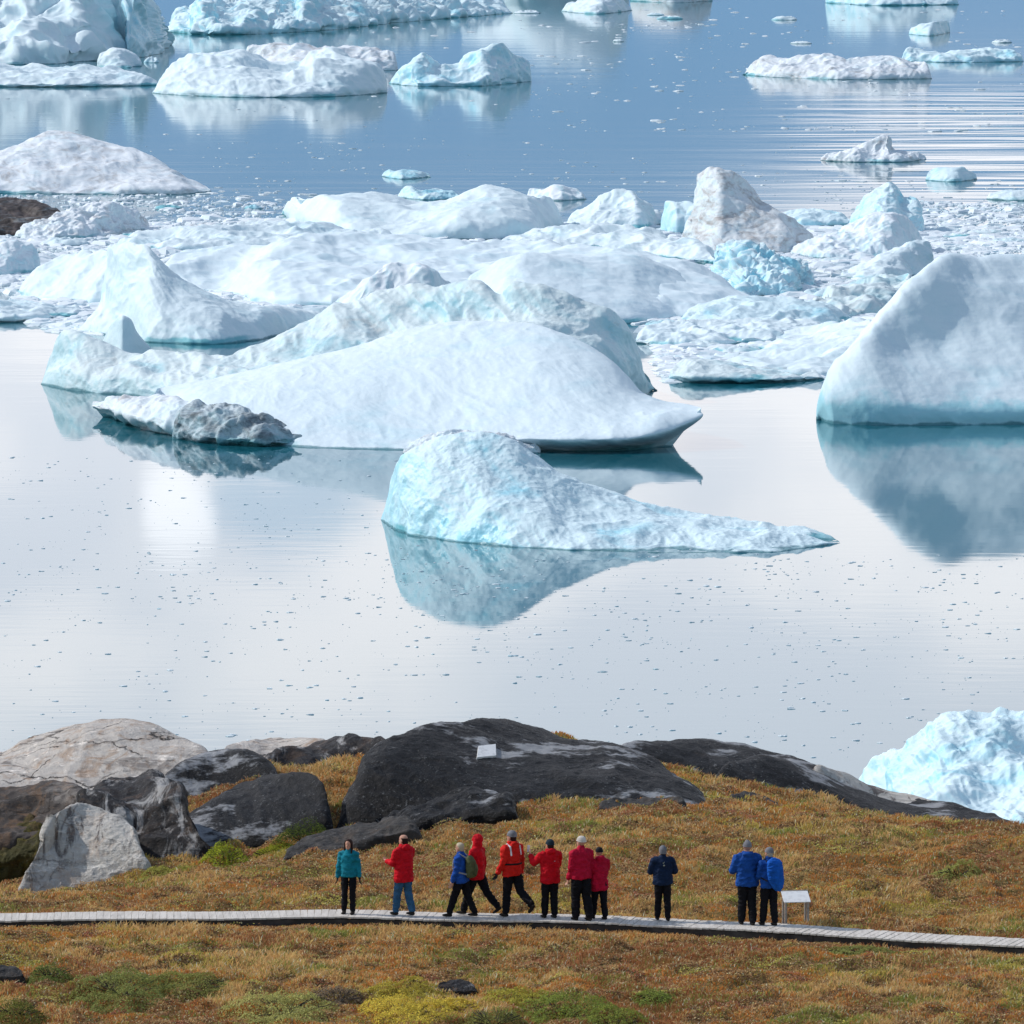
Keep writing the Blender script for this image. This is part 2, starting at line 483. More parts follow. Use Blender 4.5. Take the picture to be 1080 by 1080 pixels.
berg('low broken sheet of white ice left of the tall cone',
     [(0, [(-60, 338), (0, 340), (50, 338), (92, 332)]), (0.6, [(-60, 333), (0, 333), (50, 331), (91, 329)]), (9, [(-58, 328), (0, 320), (40, 322), (88, 327)])],
     'snow', amp=[(0.4, 3.0, 'r'), (0.25, 1.5, 'w')], back=10, res=1.0, seed=56)
berg('broad smooth hump rising from the low ice sheet behind the teal berg',
     [(0, [(478, 334), (560, 344), (650, 342), (710, 336), (775, 326)]),
      (1.5, [(480, 322), (560, 330), (650, 328), (710, 326), (775, 322)]),
      (8, [(484, 308), (540, 297), (620, 295), (700, 306), (772, 319)]),
      (16, [(488, 298), (505, 286), (530, 273), (555, 267), (600, 267), (640, 266), (670, 271), (705, 281), (735, 295), (770, 316)])],
     'smooth', amp=[(0.4, 6.0, 'n'), (0.15, 1.5, 'n')], back=12, res=1.0, seed=12)
# --- upper row
berg('white domed floe with a blue shadowed notch at the back edge of the pack',
     [(0, [(298, 226), (320, 241), (380, 250), (480, 253), (560, 250), (596, 240)]),
      (1.5, [(298, 218), (325, 228), (380, 238), (440, 242), (500, 232), (560, 234), (595, 232)]),
      (9, [(299, 214), (330, 211), (380, 214), (440, 224), (490, 214), (530, 209), (594, 222)]),
      (16, [(300, 213), (318, 206), (345, 208), (400, 205), (440, 212), (470, 213), (490, 203), (515, 196), (545, 198), (570, 206), (590, 217)])],
     'snow', amp=[(0.6, 7.0, 'r'), (0.12, 2.0, 'n')], back=12, res=1.0, seed=13)
berg('pointed white iceberg at the back of the pack just right of the notched floe',
     [(0, [(596, 238), (630, 242), (670, 242), (700, 236)]),
      (2, [(597, 234), (630, 230), (670, 228), (699, 232)]),
      (7, [(598, 232), (618, 218), (635, 209), (650, 204), (665, 205), (680, 214), (698, 230)])],
     'snow', amp=[(0.7, 4.0, 'r'), (0.3, 1.5, 'w')], back=8, res=1.1, seed=14)
berg('small grey blue rounded ice lump floating just behind the notched floe',
     [(0, [(555, 208), (590, 212), (619, 210)]),
      (2, [(556, 203), (590, 203), (618, 207)]),
      (4, [(557, 200), (575, 197), (592, 196), (608, 200), (617, 206)])],
     'ribbed', amp=[(0.4, 3.0, 'r')], back=5, res=1.2, seed=15)
berg('tiny flat blue ice floe alone on open blue water above the pack',
     [(0, [(402, 186), (425, 189), (455, 187)]), (1, [(403, 184), (425, 184), (454, 186)]), (3, [(404, 183), (412, 180), (425, 180), (440, 181), (453, 185)])],
     'bluerough', amp=[(0.25, 2.0, 'r')], back=4, res=1.4, seed=16, name='ice_floe', cat='ice floe')
berg('low jagged ice fragment touching the back edge of the notched floe',
     [(0, [(418, 208), (450, 211), (486, 210)]), (1, [(420, 204), (450, 204), (485, 207)]), (3, [(421, 203), (430, 197), (445, 202), (465, 200), (484, 205)])],
     'bluerough', amp=[(0.35, 2.0, 'r')], back=4, res=1.4, seed=17, name='ice_floe', cat='ice floe')
# --- dirty tall berg on the right
berg('tall brown stained iceberg with a rounded head, back right of the pack',
     [(0, [(715, 262), (760, 268), (820, 268), (862, 262)]),
      (1.5, [(717, 252), (760, 252), (820, 252), (861, 256)]),
      (4, [(722, 236), (745, 226), (785, 226), (825, 240), (860, 250)]),
      (9, [(727, 232), (736, 215), (736, 192), (742, 183), (754, 178), (768, 180), (780, 186), (792, 200), (802, 214), (818, 221), (832, 230), (858, 246)])],
     'brown', amp=[(0.45, 5.0, 'r'), (0.15, 2.4, 'f'), (0.05, 0.8, 'b')], back=8, res=1.3, seed=18, taper=0.35)
berg('greenish clear ice block leaning on the left of the brown stained iceberg',
     [(0, [(697, 243), (715, 246), (742, 246)]), (0.8, [(697, 232), (715, 228), (741, 230)]), (3, [(698, 226), (703, 213), (718, 212), (730, 214), (740, 222)])],
     'bluerough', amp=[(0.5, 2.0, 'w')], back=5, res=1.3, seed=19)
berg('bright turquoise ice ledge between the brown iceberg and the upright blue block',
     [(0, [(815, 236), (850, 239), (900, 238)]), (0.6, [(816, 230), (850, 230), (899, 233)]), (4, [(817, 227), (835, 222), (860, 221), (885, 225), (898, 231)])],
     'bluerough', amp=[(0.3, 2.0, 'r')], back=5, res=1.2, seed=20)
berg('upright pale blue block with a peaked top, right end of the pack',
     [(0, [(893, 244), (930, 248), (975, 246)]), (1.0, [(894, 238), (930, 230), (974, 234)]),
      (6, [(896, 235), (906, 216), (920, 204), (938, 193), (946, 198), (953, 210), (966, 209), (971, 222), (974, 238)])],
     'bluerough', amp=[(0.6, 4.0, 'n'), (0.3, 1.6, 'r')], back=7, res=1.3, seed=21, taper=0.35)
berg('low white dome with grey folds in front of the upright blue block',
     [(0, [(828, 266), (870, 273), (930, 273), (976, 266)]), (2, [(830, 262), (870, 262), (930, 258), (975, 258)]),
      (8, [(833, 260), (855, 253), (880, 243), (905, 232), (925, 227), (945, 227), (960, 234), (974, 250)])],
     'ribbed', amp=[(0.5, 4.0, 'n'), (0.3, 1.8, 's')], back=8, res=1.2, seed=22)
berg('white slab with a straight sloping top in front of the low grey folded dome',
     [(0, [(884, 292), (920, 296), (986, 288)]), (1.5, [(886, 290), (920, 286), (985, 276)]),
      (6, [(888, 289), (915, 277), (945, 263), (965, 255), (978, 256), (985, 268)])],
     'snow', amp=[(0.4, 3.0, 'r'), (0.12, 1.0, 'n')], back=6, res=1.2, seed=23)
berg('tumbled pile of turquoise and white ice rubble right of the low sheet',
     [(0, [(748, 300), (790, 313), (830, 312), (860, 300)]), (2, [(749, 288), (790, 295), (830, 296), (859, 294)]),
      (10, [(751, 276), (790, 272), (830, 282), (858, 290)]),
      (16, [(753, 268), (765, 258), (780, 255), (800, 261), (825, 270), (845, 278), (857, 288)])],
     'bluerough', amp=[(1.6, 3.2, 'w'), (0.7, 1.6, 'r'), (0.3, 0.8, 'w')], back=8, res=1.4, seed=24)
berg('low rounded floe with turquoise edges below the tumbled ice rubble',
     [(0, [(716, 340), (760, 346), (820, 349), (865, 346), (900, 338)]), (1, [(717, 336), (760, 338), (820, 340), (865, 338), (899, 335)]),
      (6, [(719, 332), (760, 326), (820, 324), (870, 326), (898, 333)]), (12, [(722, 330), (750, 320), (790, 314), (830, 315), (865, 320), (896, 331)])],
     'bluerough', amp=[(0.5, 4.0, 'r'), (0.2, 1.5, 'n')], back=8, res=1.1, seed=25)
berg('low grey green floe with a dark undercut, nearest the open water right of centre',
     [(0, [(706, 402), (740, 404), (800, 404), (870, 400)]), (-0.5, [(704, 396), (740, 397), (800, 399), (868, 397)]),
      (3, [(705, 389), (740, 382), (770, 385), (810, 392), (866, 394)]), (6, [(706, 387), (725, 380), (755, 382), (800, 388), (864, 392)])],
     'teal', amp=[(0.3, 2.5, 'r'), (0.1, 0.9, 'w')], back=6, res=1.1, seed=26, name='ice_floe', cat='ice floe')
berg('long gently folded white floe between the dark floe and the massive iceberg',
     [(0, [(745, 392), (800, 398), (860, 399), (940, 396)]), (2, [(750, 388), (800, 389), (860, 386), (940, 380)]),
      (14, [(758, 384), (800, 376), (860, 362), (940, 352)]), (28, [(768, 381), (800, 368), (840, 352), (880, 343), (940, 335)])],
     'snow', amp=[(0.6, 6.0, 'r'), (0.2, 2.0, 'n')], back=12, res=1.0, seed=27, name='ice_floe', cat='ice floe')
berg('rough snow covered floe just above the long folded floe, left of the big right iceberg',
     [(0, [(850, 338), (900, 336), (960, 326)]), (1.5, [(852, 330), (900, 322), (960, 314)]),
      (12, [(856, 320), (880, 304), (920, 294), (962, 288)])],
     'teal', amp=[(0.8, 4.0, 'r'), (0.4, 1.6, 'w')], back=10, res=1.0, seed=28, name='ice_floe', cat='ice floe')
# --- large berg on the right
berg('massive smooth iceberg cut off by the right edge, with a turquoise waterline',
     [(0, [(866, 443), (880, 447), (960, 449), (1060, 448), (1200, 446), (1380, 440)]),
      (0.3, [(862, 420), (880, 420), (930, 424), (1000, 428), (1080, 427), (1200, 424), (1380, 430)]),
      (3.2, [(861, 410), (890, 392), (920, 384), (960, 392), (1020, 394), (1080, 388), (1200, 385), (1380, 418)]),
      (6.5, [(861, 405), (893, 372), (921, 350), (955, 362), (990, 362), (1030, 350), (1080, 345), (1200, 345), (1380, 404)]),
      (10.0, [(861, 403), (900, 362), (932, 326), (960, 303), (990, 294), (1030, 298), (1060, 296), (1110, 294), (1200, 300), (1380, 396)]),
      (14, [(861, 402), (885, 378), (910, 350), (935, 322), (960, 300), (983, 277), (1003, 267), (1030, 270), (1055, 266), (1090, 268), (1140, 262), (1200, 275), (1280, 320), (1380, 390)])],
     'massive', amp=[(0.30, 7.5, 'n'), (0.12, 3.0, 'f'), (0.03, 0.7, 'n')], back=14, res=1.0, seed=29, taper=0.4)
# --- left group
berg('broad rounded iceberg with grey dirt streaks alone on the water at upper left',
     [(0, [(-90, 203), (0, 204), (100, 205), (180, 205), (224, 202)]), (1.5, [(-90, 195), (0, 194), (100, 195), (180, 198), (222, 201)]),
      (10, [(-88, 185), (-20, 172), (60, 165), (110, 172), (170, 188), (221, 200)]),
      (20, [(-86, 180), (-30, 170), (0, 162), (30, 148), (55, 139), (80, 141), (115, 152), (150, 164), (185, 181), (220, 199)])],
     'dirty', amp=[(0.6, 8.0, 'r'), (0.15, 2.5, 'f')], back=14, res=1.1, seed=30)
berg('dark brown debris covered ice mound at the left edge',
     [(0, [(-80, 246), (0, 249), (60, 249), (95, 244)]), (2, [(-80, 238), (0, 235), (50, 236), (92, 242)]),
      (8, [(-78, 222), (-30, 212), (5, 210), (30, 212), (55, 220), (90, 240)])],
     'moraine', amp=[(0.4, 3.0, 'r'), (0.3, 1.5, 'w')], back=9, res=1.1, seed=31)
berg('lumpy grey white ice against the dark brown debris mound',
     [(0, [(15, 250), (60, 252), (110, 250), (160, 242)]), (1, [(16, 246), (60, 242), (110, 240), (159, 238)]),
      (6, [(18, 244), (50, 230), (80, 221), (105, 214), (125, 219), (140, 222), (158, 236)])],
     'dirty', amp=[(0.9, 3.0, 'w'), (0.4, 1.5, 'r')], back=7, res=1.2, seed=32)
berg('small lavender grey rounded iceberg at the left edge below the brown debris mound',
     [(0, [(-60, 290), (0, 291), (42, 288)]), (0.6, [(-60, 280), (0, 278), (43, 280)]), (4, [(-60, 266), (-20, 255), (15, 252), (32, 256), (43, 272)])],
     'ribbed', amp=[(0.4, 3.0, 'n'), (0.15, 1.0, 'r')], back=6, res=1.1, seed=33)
# --- top band
berg('huge faceted iceberg filling the top left corner, its peak rising out of frame',
     [(0, [(-160, 66), (0, 68), (60, 67), (105, 64), (139, 58)]), (1, [(-160, 52), (0, 54), (60, 50), (105, 50), (138, 48)]),
      (10, [(-160, 20), (-60, 30), (0, 40), (40, 20), (70, 40), (100, 30), (137, 40)]),
      (22, [(-160, -10), (-60, -15), (0, 8), (32, 0), (66, -4), (90, -20), (112, 2), (136, 30)]),
      (44, [(-160, -70), (-60, -60), (0, -40), (40, -10), (75, -60), (105, -40), (125, -6), (136, 20)])],
     'snow', amp=[(2.6, 15.0, 'r'), (1.8, 12.0, 'w'), (0.35, 3.0, 'f')], back=40, res=1.0, seed=34, taper=0.3, wk=1.0, crisp=0.6)
berg('blue sided tower of ice across a dark blue cleft from the huge corner iceberg',
     [(0, [(133, 62), (150, 60), (168, 56), (178, 48)]), (1, [(134, 44), (150, 44), (168, 46), (177, 44)]),
      (8, [(135, 20), (146, 8), (158, 22), (176, 38)]), (16, [(136, -10), (144, -22), (154, -6), (166, 14), (176, 34)])],
     'bluerough', amp=[(1.4, 7.0, 'r'), (0.6, 4.0, 'w')], back=20, res=1.2, seed=52, taper=0.4, crisp=0.4)
berg('long flat ice shelf below the huge corner iceberg at top left',
     [(0, [(-80, 91), (60, 92), (120, 91), (168, 90)]), (1, [(-80, 87), (60, 86), (120, 86), (167, 88)]),
      (12, [(-80, 72), (0, 68), (60, 69), (110, 72), (150, 74), (167, 84)])],
     'snow', amp=[(0.7, 6.0, 'r'), (0.3, 2.5, 'n')], back=10, res=1.0, seed=35)
berg('small round white ice knob perched behind the flat shelf at top left',
     [(0, [(102, 71), (125, 72), (150, 70)]), (3, [(103, 62), (125, 60), (149, 66)]), (8, [(104, 60), (115, 53), (127, 51), (140, 56), (149, 65)])],
     'snow', amp=[(0.6, 4.0, 'r')], back=8, res=1.2, seed=36)
berg('wide rounded white iceberg with a turquoise notch on its right, upper left water',
     [(0, [(160, 98), (200, 101), (280, 103), (350, 102), (408, 98)]), (1.5, [(161, 94), (200, 92), (280, 96), (350, 92), (408, 90)]),
      (10, [(163, 88), (195, 74), (240, 72), (300, 78), (340, 68), (380, 70), (408, 84)]),
      (24, [(165, 84), (180, 68), (215, 58), (250, 54), (290, 62), (315, 68), (330, 57), (350, 54), (372, 62), (395, 66), (408, 78)])],
     'snow', amp=[(1.0, 10.0, 'r'), (0.3, 3.5, 'f'), (0.12, 1.5, 'n')], back=18, res=1.1, seed=37)
berg('grey shaded flat topped ice ledge immediately behind the turquoise notched iceberg',
     [(0, [(255, 72), (340, 76), (420, 74)]), (2, [(256, 66), (340, 66), (419, 68)]), (10, [(258, 50), (300, 47), (350, 48), (395, 52), (419, 56)])],
     'dirty', amp=[(0.8, 5.0, 'r'), (0.3, 2.0, 'w')], back=14, res=1.0, seed=38)
berg('twin peaked iceberg with vivid turquoise shaded left foot, upper middle water',
     [(0, [(410, 88), (440, 91), (500, 91), (560, 86)]), (0.5, [(411, 86), (440, 84), (500, 84), (560, 78)]),
      (5, [(412, 85), (435, 72), (460, 78), (490, 76), (520, 72), (560, 70)]),
      (10, [(413, 84), (430, 70), (448, 57), (463, 68), (480, 68), (500, 55), (514, 50), (527, 45), (542, 58), (560, 68)])],
     'bluerough', amp=[(0.9, 5.0, 'r'), (0.5, 2.5, 'w')], back=10, res=1.3, seed=39)
berg('long jagged ridge of white and blue ice along the top edge, left half',
     [(0, [(175, 34), (220, 37), (330, 33), (440, 22), (540, 14)]), (1, [(176, 28), (220, 28), (330, 24), (440, 14), (538, 10)]),
      (14, [(178, 18), (198, 26), (214, 4), (232, 20), (270, 12), (310, 14), (322, -6), (340, 10), (400, 2), (536, 6)]),
      (40, [(180, 6), (200, 12), (215, -2), (240, 4), (280, -12), (320, -20), (360, -10), (420, -14), (534, 0)])],
     'bluerough', amp=[(2.2, 9.0, 'w'), (1.2, 5.0, 'r'), (0.4, 2.0, 'n')], back=30, res=1.1, seed=40, taper=0.3)
berg('sheer walled iceberg beyond the top edge whose pale face mirrors in the water',
     [(0, [(480, -6), (560, -2), (640, -4), (660, -10)]), (1, [(482, -30), (560, -36), (640, -40), (662, -42)]), (20, [(484, -52), (520, -60), (550, -62), (580, -78), (640, -84), (664, -60)])],
     'snow', amp=[(2.0, 10.0, 'w')], back=30, res=0.8, seed=41, taper=0.3)
berg('low bumpy white floe at the top edge just right of centre',
     [(0, [(592, 12), (630, 15), (667, 11)]), (2, [(594, 8), (630, 7), (666, 8)]), (10, [(596, 6), (620, 0), (645, -3), (665, 5)])],
     'snow', amp=[(0.8, 5.0, 'r')], back=10, res=1.1, seed=42, name='ice_floe', cat='ice floe')
berg('distant brownish iceberg beyond the top edge, right of the bumpy white floe',
     [(0, [(664, 1), (710, 3), (752, 1)]), (2, [(665, -10), (710, -14), (751, -10)]), (14, [(667, -24), (700, -32), (730, -30), (750, -18)])],
     'brown', amp=[(1.4, 8.0, 'w')], back=16, res=0.9, seed=43)
berg('distant flat iceberg cut by the top edge, right side',
     [(0, [(870, 3), (930, 6), (1012, 5)]), (1.5, [(871, -2), (930, 0), (1011, 1)]), (12, [(872, -22), (910, -28), (960, -24), (1010, -8)])],
     'bluerough', amp=[(1.0, 6.0, 'r')], back=14, res=0.9, seed=44)
berg('little crumpled white floe below the flat iceberg at the top right',
     [(0, [(958, 36), (980, 38), (1002, 34)]), (2, [(959, 31), (980, 30), (1001, 27)]), (6, [(960, 29), (975, 25), (990, 22), (1000, 22), (1002, 25)])],
     'bluerough', amp=[(0.8, 3.5, 'w')], back=6, res=1.2, seed=45, name='ice_floe', cat='ice floe')
berg('long knobbly white iceberg with a stained right end, upper right water',
     [(0, [(781, 79), (830, 82), (900, 84), (983, 83)]), (1.0, [(783, 77), (830, 74), (900, 78), (982, 78)]),
      (6, [(785, 76), (805, 66), (850, 66), (900, 68), (950, 66), (982, 74)]),
      (10, [(787, 75), (805, 62), (825, 60), (850, 60), (872, 54), (900, 60), (930, 62), (955, 60), (975, 65), (981, 71)])],
     'dirty', amp=[(0.9, 5.5, 'r'), (0.4, 2.6, 'w')], back=8, res=1.3, seed=46)
berg('thin white floe with a pointed knob directly right of the long knobbly iceberg',
     [(0, [(948, 65), (1010, 66), (1080, 65)]), (1.5, [(949, 60), (1010, 60), (1079, 61)]), (6, [(950, 57), (960, 52), (985, 56), (1020, 54), (1055, 52), (1079, 57)])],
     'bluerough', amp=[(0.8, 4.0, 'r')], back=7, res=1.1, seed=47, name='ice_floe', cat='ice floe')
berg('small fin topped iceberg trailing a thin ledge, alone on rippled water at right',
     [(0, [(865, 169), (900, 171), (945, 171), (977, 168)]), (1, [(866, 166), (900, 163), (945, 166), (977, 167)]),
      (4, [(867, 163), (885, 156), (905, 155), (922, 149), (937, 145), (938, 154), (950, 161), (976, 166)])],
     'dirty', amp=[(0.6, 3.0, 'r'), (0.3, 1.2, 'w')], back=5, res=1.5, seed=48)
berg('crumbly low floe just below and right of the fin topped iceberg',
     [(0, [(976, 190), (1005, 192), (1031, 189)]), (1, [(977, 184), (1005, 184), (1030, 186)]), (3, [(978, 181), (990, 177), (1010, 176), (1030, 183)])],
     'bluerough', amp=[(0.5, 2.0, 'w')], back=4, res=1.4, seed=49, name='ice_floe', cat='ice floe')
berg('pale blue flat floe at the right edge on light water above the massive iceberg',
     [(0, [(1040, 210), (1070, 212), (1130, 210)]), (1, [(1041, 207), (1070, 206), (1129, 207)]), (5, [(1042, 205), (1060, 202), (1090, 201), (1128, 205)])],
     'snow', amp=[(0.3, 3.0, 'r')], back=5, res=1.2, seed=50, name='ice_floe', cat='ice floe')
# --- near right
berg('craggy turquoise white iceberg close behind the hillside at the right edge',
     [(0, [(898, 850), (940, 880), (1000, 905), (1100, 915), (1220, 905), (1300, 880)]),
      (1.0, [(900, 834), (940, 848), (1000, 866), (1100, 870), (1220, 870), (1298, 865)]),
      (5, [(902, 824), (940, 822), (985, 822), (1040, 830), (1100, 828), (1200, 832), (1296, 850)]),
      (9, [(904, 820), (935, 806), (970, 793), (1000, 786), (1050, 790), (1100, 788), (1200, 796), (1294, 840)]),
      (12, [(905, 818), (925, 806), (948, 797), (970, 783), (988, 768), (1002, 757), (1022, 754), (1050, 756), (1080, 759), (1140, 756), (1220, 782), (1292, 835)])],
     'bluerough', amp=[(0.5, 3.8, 'r'), (0.24, 1.8, 'f'), (0.08, 1.3, 'w'), (0.05, 0.5, 'r')], back=12, res=1.3, seed=51, taper=0.4)

# ------------------------------------------------------------------ loose ice: chips
def chips(px, py, size, hgt, flecks=False):
    """irregular small slabs lying on the water at photo positions"""
    c = on_plane(px, py, 0.0)
    n = len(c); k = 7
    ang = (np.arange(k)[None, :] / k + rng.uniform(-0.05, 0.05, (n, k))) * 2 * np.pi
    rad = size[:, None] * rng.uniform(0.55, 1.15, (n, k))
    el = rng.uniform(0.5, 1.5, n) if not flecks else rng.uniform(0.3, 0.9, n)
    x = np.cos(ang) * rad; y = np.sin(ang) * rad * el[:, None]
    base = np.stack([c[:, None, 0] + x, c[:, None, 1] + y, np.full((n, k), -0.05)], -1)
    sh = rng.uniform(0.5, 0.85, (n, 1))
    tilt = rng.uniform(-0.5, 0.5, (n, 1))
    top = np.stack([c[:, None, 0] + x * sh, c[:, None, 1] + y * sh,
                    hgt[:, None] * (0.65 + tilt * np.cos(ang) + rng.uniform(-0.2, 0.2, (n, k)))], -1)
    cen = np.stack([c[:, 0], c[:, 1], hgt * rng.uniform(0.8, 1.4, n)], -1)[:, None, :]
    v = np.concatenate([base, top, cen], 1).reshape(-1, 3)
    o = (np.arange(n) * (2 * k + 1))[:, None]
    j = np.arange(k); j2 = (j + 1) % k
    q = np.stack([o + j, o + j2, o + k + j2, o + k + j], -1).reshape(-1, 4)
    t = np.stack([o + k + j, o + k + j2, np.broadcast_to(o + 2 * k, (n, k))], -1).reshape(-1, 3)
    return v, q, t


def in_poly(px, py, poly):
    r = np.zeros(len(px), bool); n = len(poly)
    for i in range(n):
        x1, y1 = poly[i]; x2, y2 = poly[(i + 1) % n]
        c = ((y1 > py) != (y2 > py)) & (px < (x2 - x1) * (py - y1) / (y2 - y1 + 1e-9) + x1)
        r ^= c
    return r


PACK = [
    ([(0, 248), (160, 232), (300, 230), (600, 236), (700, 238), (1090, 240), (1090, 262), (990, 290), (950, 330), (880, 395), (760, 385), (700, 400), (690, 350), (640, 330), (120, 330), (100, 350), (30, 345), (0, 300)], 19000, 1.0),
    ([(0, 205), (220, 205), (300, 215), (300, 250), (0, 252)], 1300, 0.55),
    ([(690, 330), (930, 330), (900, 398), (705, 404), (690, 385)], 2500, 0.9),
    ([(20, 315), (110, 322), (105, 352), (60, 352), (10, 330)], 900, 0.8),
    ([(960, 212), (1090, 216), (1090, 275), (985, 275)], 1300, 0.8),
]
pxs = []; pys = []; szs = []
for poly, n, s in PACK:
    xs = [p[0] for p in poly]; ys = [p[1] for p in poly]
    x = rng.uniform(min(xs), max(xs), n * 2); y = rng.uniform(min(ys), max(ys), n * 2)
    m = in_poly(x, y, poly)
    cl = fbm(np.stack([x / 60, y / 14, x * 0], 1), 3)
    m &= cl > rng.uniform(-0.7, 0.15, len(x))
    x = x[m][:n]; y = y[m][:n]
    pxs.append(x); pys.append(y); szs.append(s * np.minimum(1.7, 0.14 + rng.gamma(0.9, 0.36, len(x))))
px_ = np.concatenate(pxs); py_ = np.concatenate(pys); s_ = np.concatenate(szs)
v, q, t = chips(px_, py_, s_, 0.03 + s_ * rng.uniform(0.04, 0.24, len(s_)))
o = link('brash_ice', np_mesh('brash_ice', v, quads=q, tris=t, smooth=False), M['brash'])
tag(o, 'dense field of broken brash ice filling the gaps between the icebergs', kind='stuff')

# scattered flecks on open water
pxs = []; pys = []; szs = []
def sc(n, x0, x1, y0, y1, s0, s1, clump=0.0):
    x = rng.uniform(x0, x1, n * 3); y = rng.uniform(y0, y1, n * 3)
    cl = fbm(np.stack([x / 80, y / 16, x * 0 + 5], 1), 4)
    m = cl > rng.uniform(-0.25, 0.42, len(x)) + clump
    x = x[m][:n]; y = y[m][:n]
    pxs.append(x); pys.append(y); szs.append(s0 + (s1 - s0) * rng.random(len(x)) ** 3.5)
sc(1150, -10, 1090, 590, 800, 0.02, 0.24)
sc(450, -10, 430, 480, 640, 0.02, 0.22)
sc(350, 420, 1090, 585, 700, 0.02, 0.20)
sc(120, 400, 860, 575, 640, 0.04, 0.28)
sc(500, 560, 1090, 5, 140, 0.15, 0.9, 0.05)
sc(160, 0, 560, 100, 200, 0.15, 0.6, 0.1)
sc(350, 150, 900, 150, 240, 0.12, 0.55, 0.05)
sc(260, 40, 330, 200, 245, 0.2, 1.0)
sc(180, 860, 1090, 190, 240, 0.15, 0.7)
sc(140, 350, 760, 15, 100, 0.2, 1.1, 0.05)
px_ = np.concatenate(pxs); py_ = np.concatenate(pys); s_ = np.concatenate(szs)
v, q, t = chips(px_, py_, s_, 0.012 + s_ * 0.11, True)
o = link('drifting_ice_bits', np_mesh('drifting_ice_bits', v, quads=q, tris=t, smooth=False), M['bits'])
tag(o, 'tiny bits of drifting ice sprinkled over the open water', kind='stuff')


# individual small floes
def floe_mesh(w, d, h, seed, nr=14, na=44):
    a = np.linspace(0, 2 * np.pi, na, endpoint=False); r = np.linspace(0, 1, nr)
    ca = np.stack([np.cos(a), np.sin(a), 0 * a + seed * 3.1], 1)
    edge = 1 + 0.35 * fbm(ca * 1.2, 3)
    rr, ee = np.meshgrid(r, edge, indexing='ij'); aa = np.broadcast_to(a, rr.shape)
    x = np.cos(aa) * rr * ee * w; y = np.sin(aa) * rr * ee * d
    p = np.stack([x.ravel() / max(h * 2.2, 0.4), y.ravel() / max(h * 2.2, 0.4), np.full(x.size, seed * 7.7)], 1)
    f = (0.65 + 0.8 * fbm(p, 4, 0.55, 'r')).reshape(rr.shape)
    z = h * (1 - rr ** 4) * np.clip(f, 0.15, 2) - 0.12 * (rr > 0.99)
    v = np.stack([x, y, z], -1).reshape(-1, 3)
    idx = np.arange(nr * na).reshape(nr, na); j2 = np.roll(idx, -1, 1)
    q = np.stack([idx[1:-1], idx[2:], j2[2:], j2[1:-1]], -1).reshape(-1, 4)
    t = np.stack([np.zeros(na, int), idx[1], j2[1]], -1)
    return np_mesh('ice_floe', v, quads=q, tris=t)


FL = [  # px, py, half width px, height px, material, label, group
    (160, 66, 9, 7, 'bluerough', 'little blue cube of ice beside the round white knob at top left', None),
    (828, 21, 14, 5, 'snow', 'small white floe near the top edge, right of centre, alone', None),
    (845, 46, 12, 3, 'snow', 'thin floe just above the long knobbly iceberg', None),
    (1057, 45, 11, 4, 'snow', 'small floe above the thin white floe at upper right', None),
    (706, 20, 14, 4, 'snow', 'flat floe below the distant brownish iceberg', None),
    (692, 16, 10, 3, 'bluerough', None, None), (652, 44, 6, 3, 'snow', None, None), (556, 14, 14, 4, 'snow', 'white fragment left of the low bumpy floe at the top edge', None),
    (178, 220, 16, 5, 'snow', None, None), (132, 212, 12, 5, 'dirty', None, None), (268, 220, 10, 5, 'bluerough', None, None),
    (70, 258, 26, 9, 'snow', None, None), (98, 268, 20, 7, 'snow', None, None), (215, 240, 22, 6, 'dirty', None, None),
    (50, 272, 14, 5, 'snow', None, None), (140, 250, 14, 6, 'bluerough', None, None), (240, 252, 30, 6, 'snow', None, None),
    (180, 258, 24, 6, 'snow', None, None), (640, 250, 40, 8, 'snow', None, None), (700, 262, 36, 9, 'snow', None, None),
    (600, 254, 26, 6, 'dirty', None, None), (668, 246, 22, 6, 'dirty', None, None), (740, 256, 24, 12, 'bluerough', None, None),
    (735, 318, 26, 10, 'snow', None, None), (700, 344, 20, 8, 'bluerough', None, None), (780, 372, 30, 9, 'snow', None, None),
    (740, 366, 26, 8, 'snow', None, None), (820, 352, 26, 6, 'snow', None, None), (870, 312, 26, 10, 'bluerough', None, None),
    (905, 312, 22, 9, 'snow', None, None), (850, 330, 20, 6, 'teal', None, None), (1010, 250, 18, 5, 'snow', None, None),
    (1040, 246, 20, 5, 'snow', None, None), (1062, 256, 20, 6, 'bluerough', None, None), (1000, 264, 16, 6, 'snow', None, None),
    (880, 276, 18, 5, 'snow', None, None), (815, 322, 16, 6, 'bluerough', None, None), (832, 258, 14, 6, 'bluerough', None, None),
    (1020, 262, 14, 4, 'snow', None, None), (990, 300, 16, 7, 'snow', None, None),
]
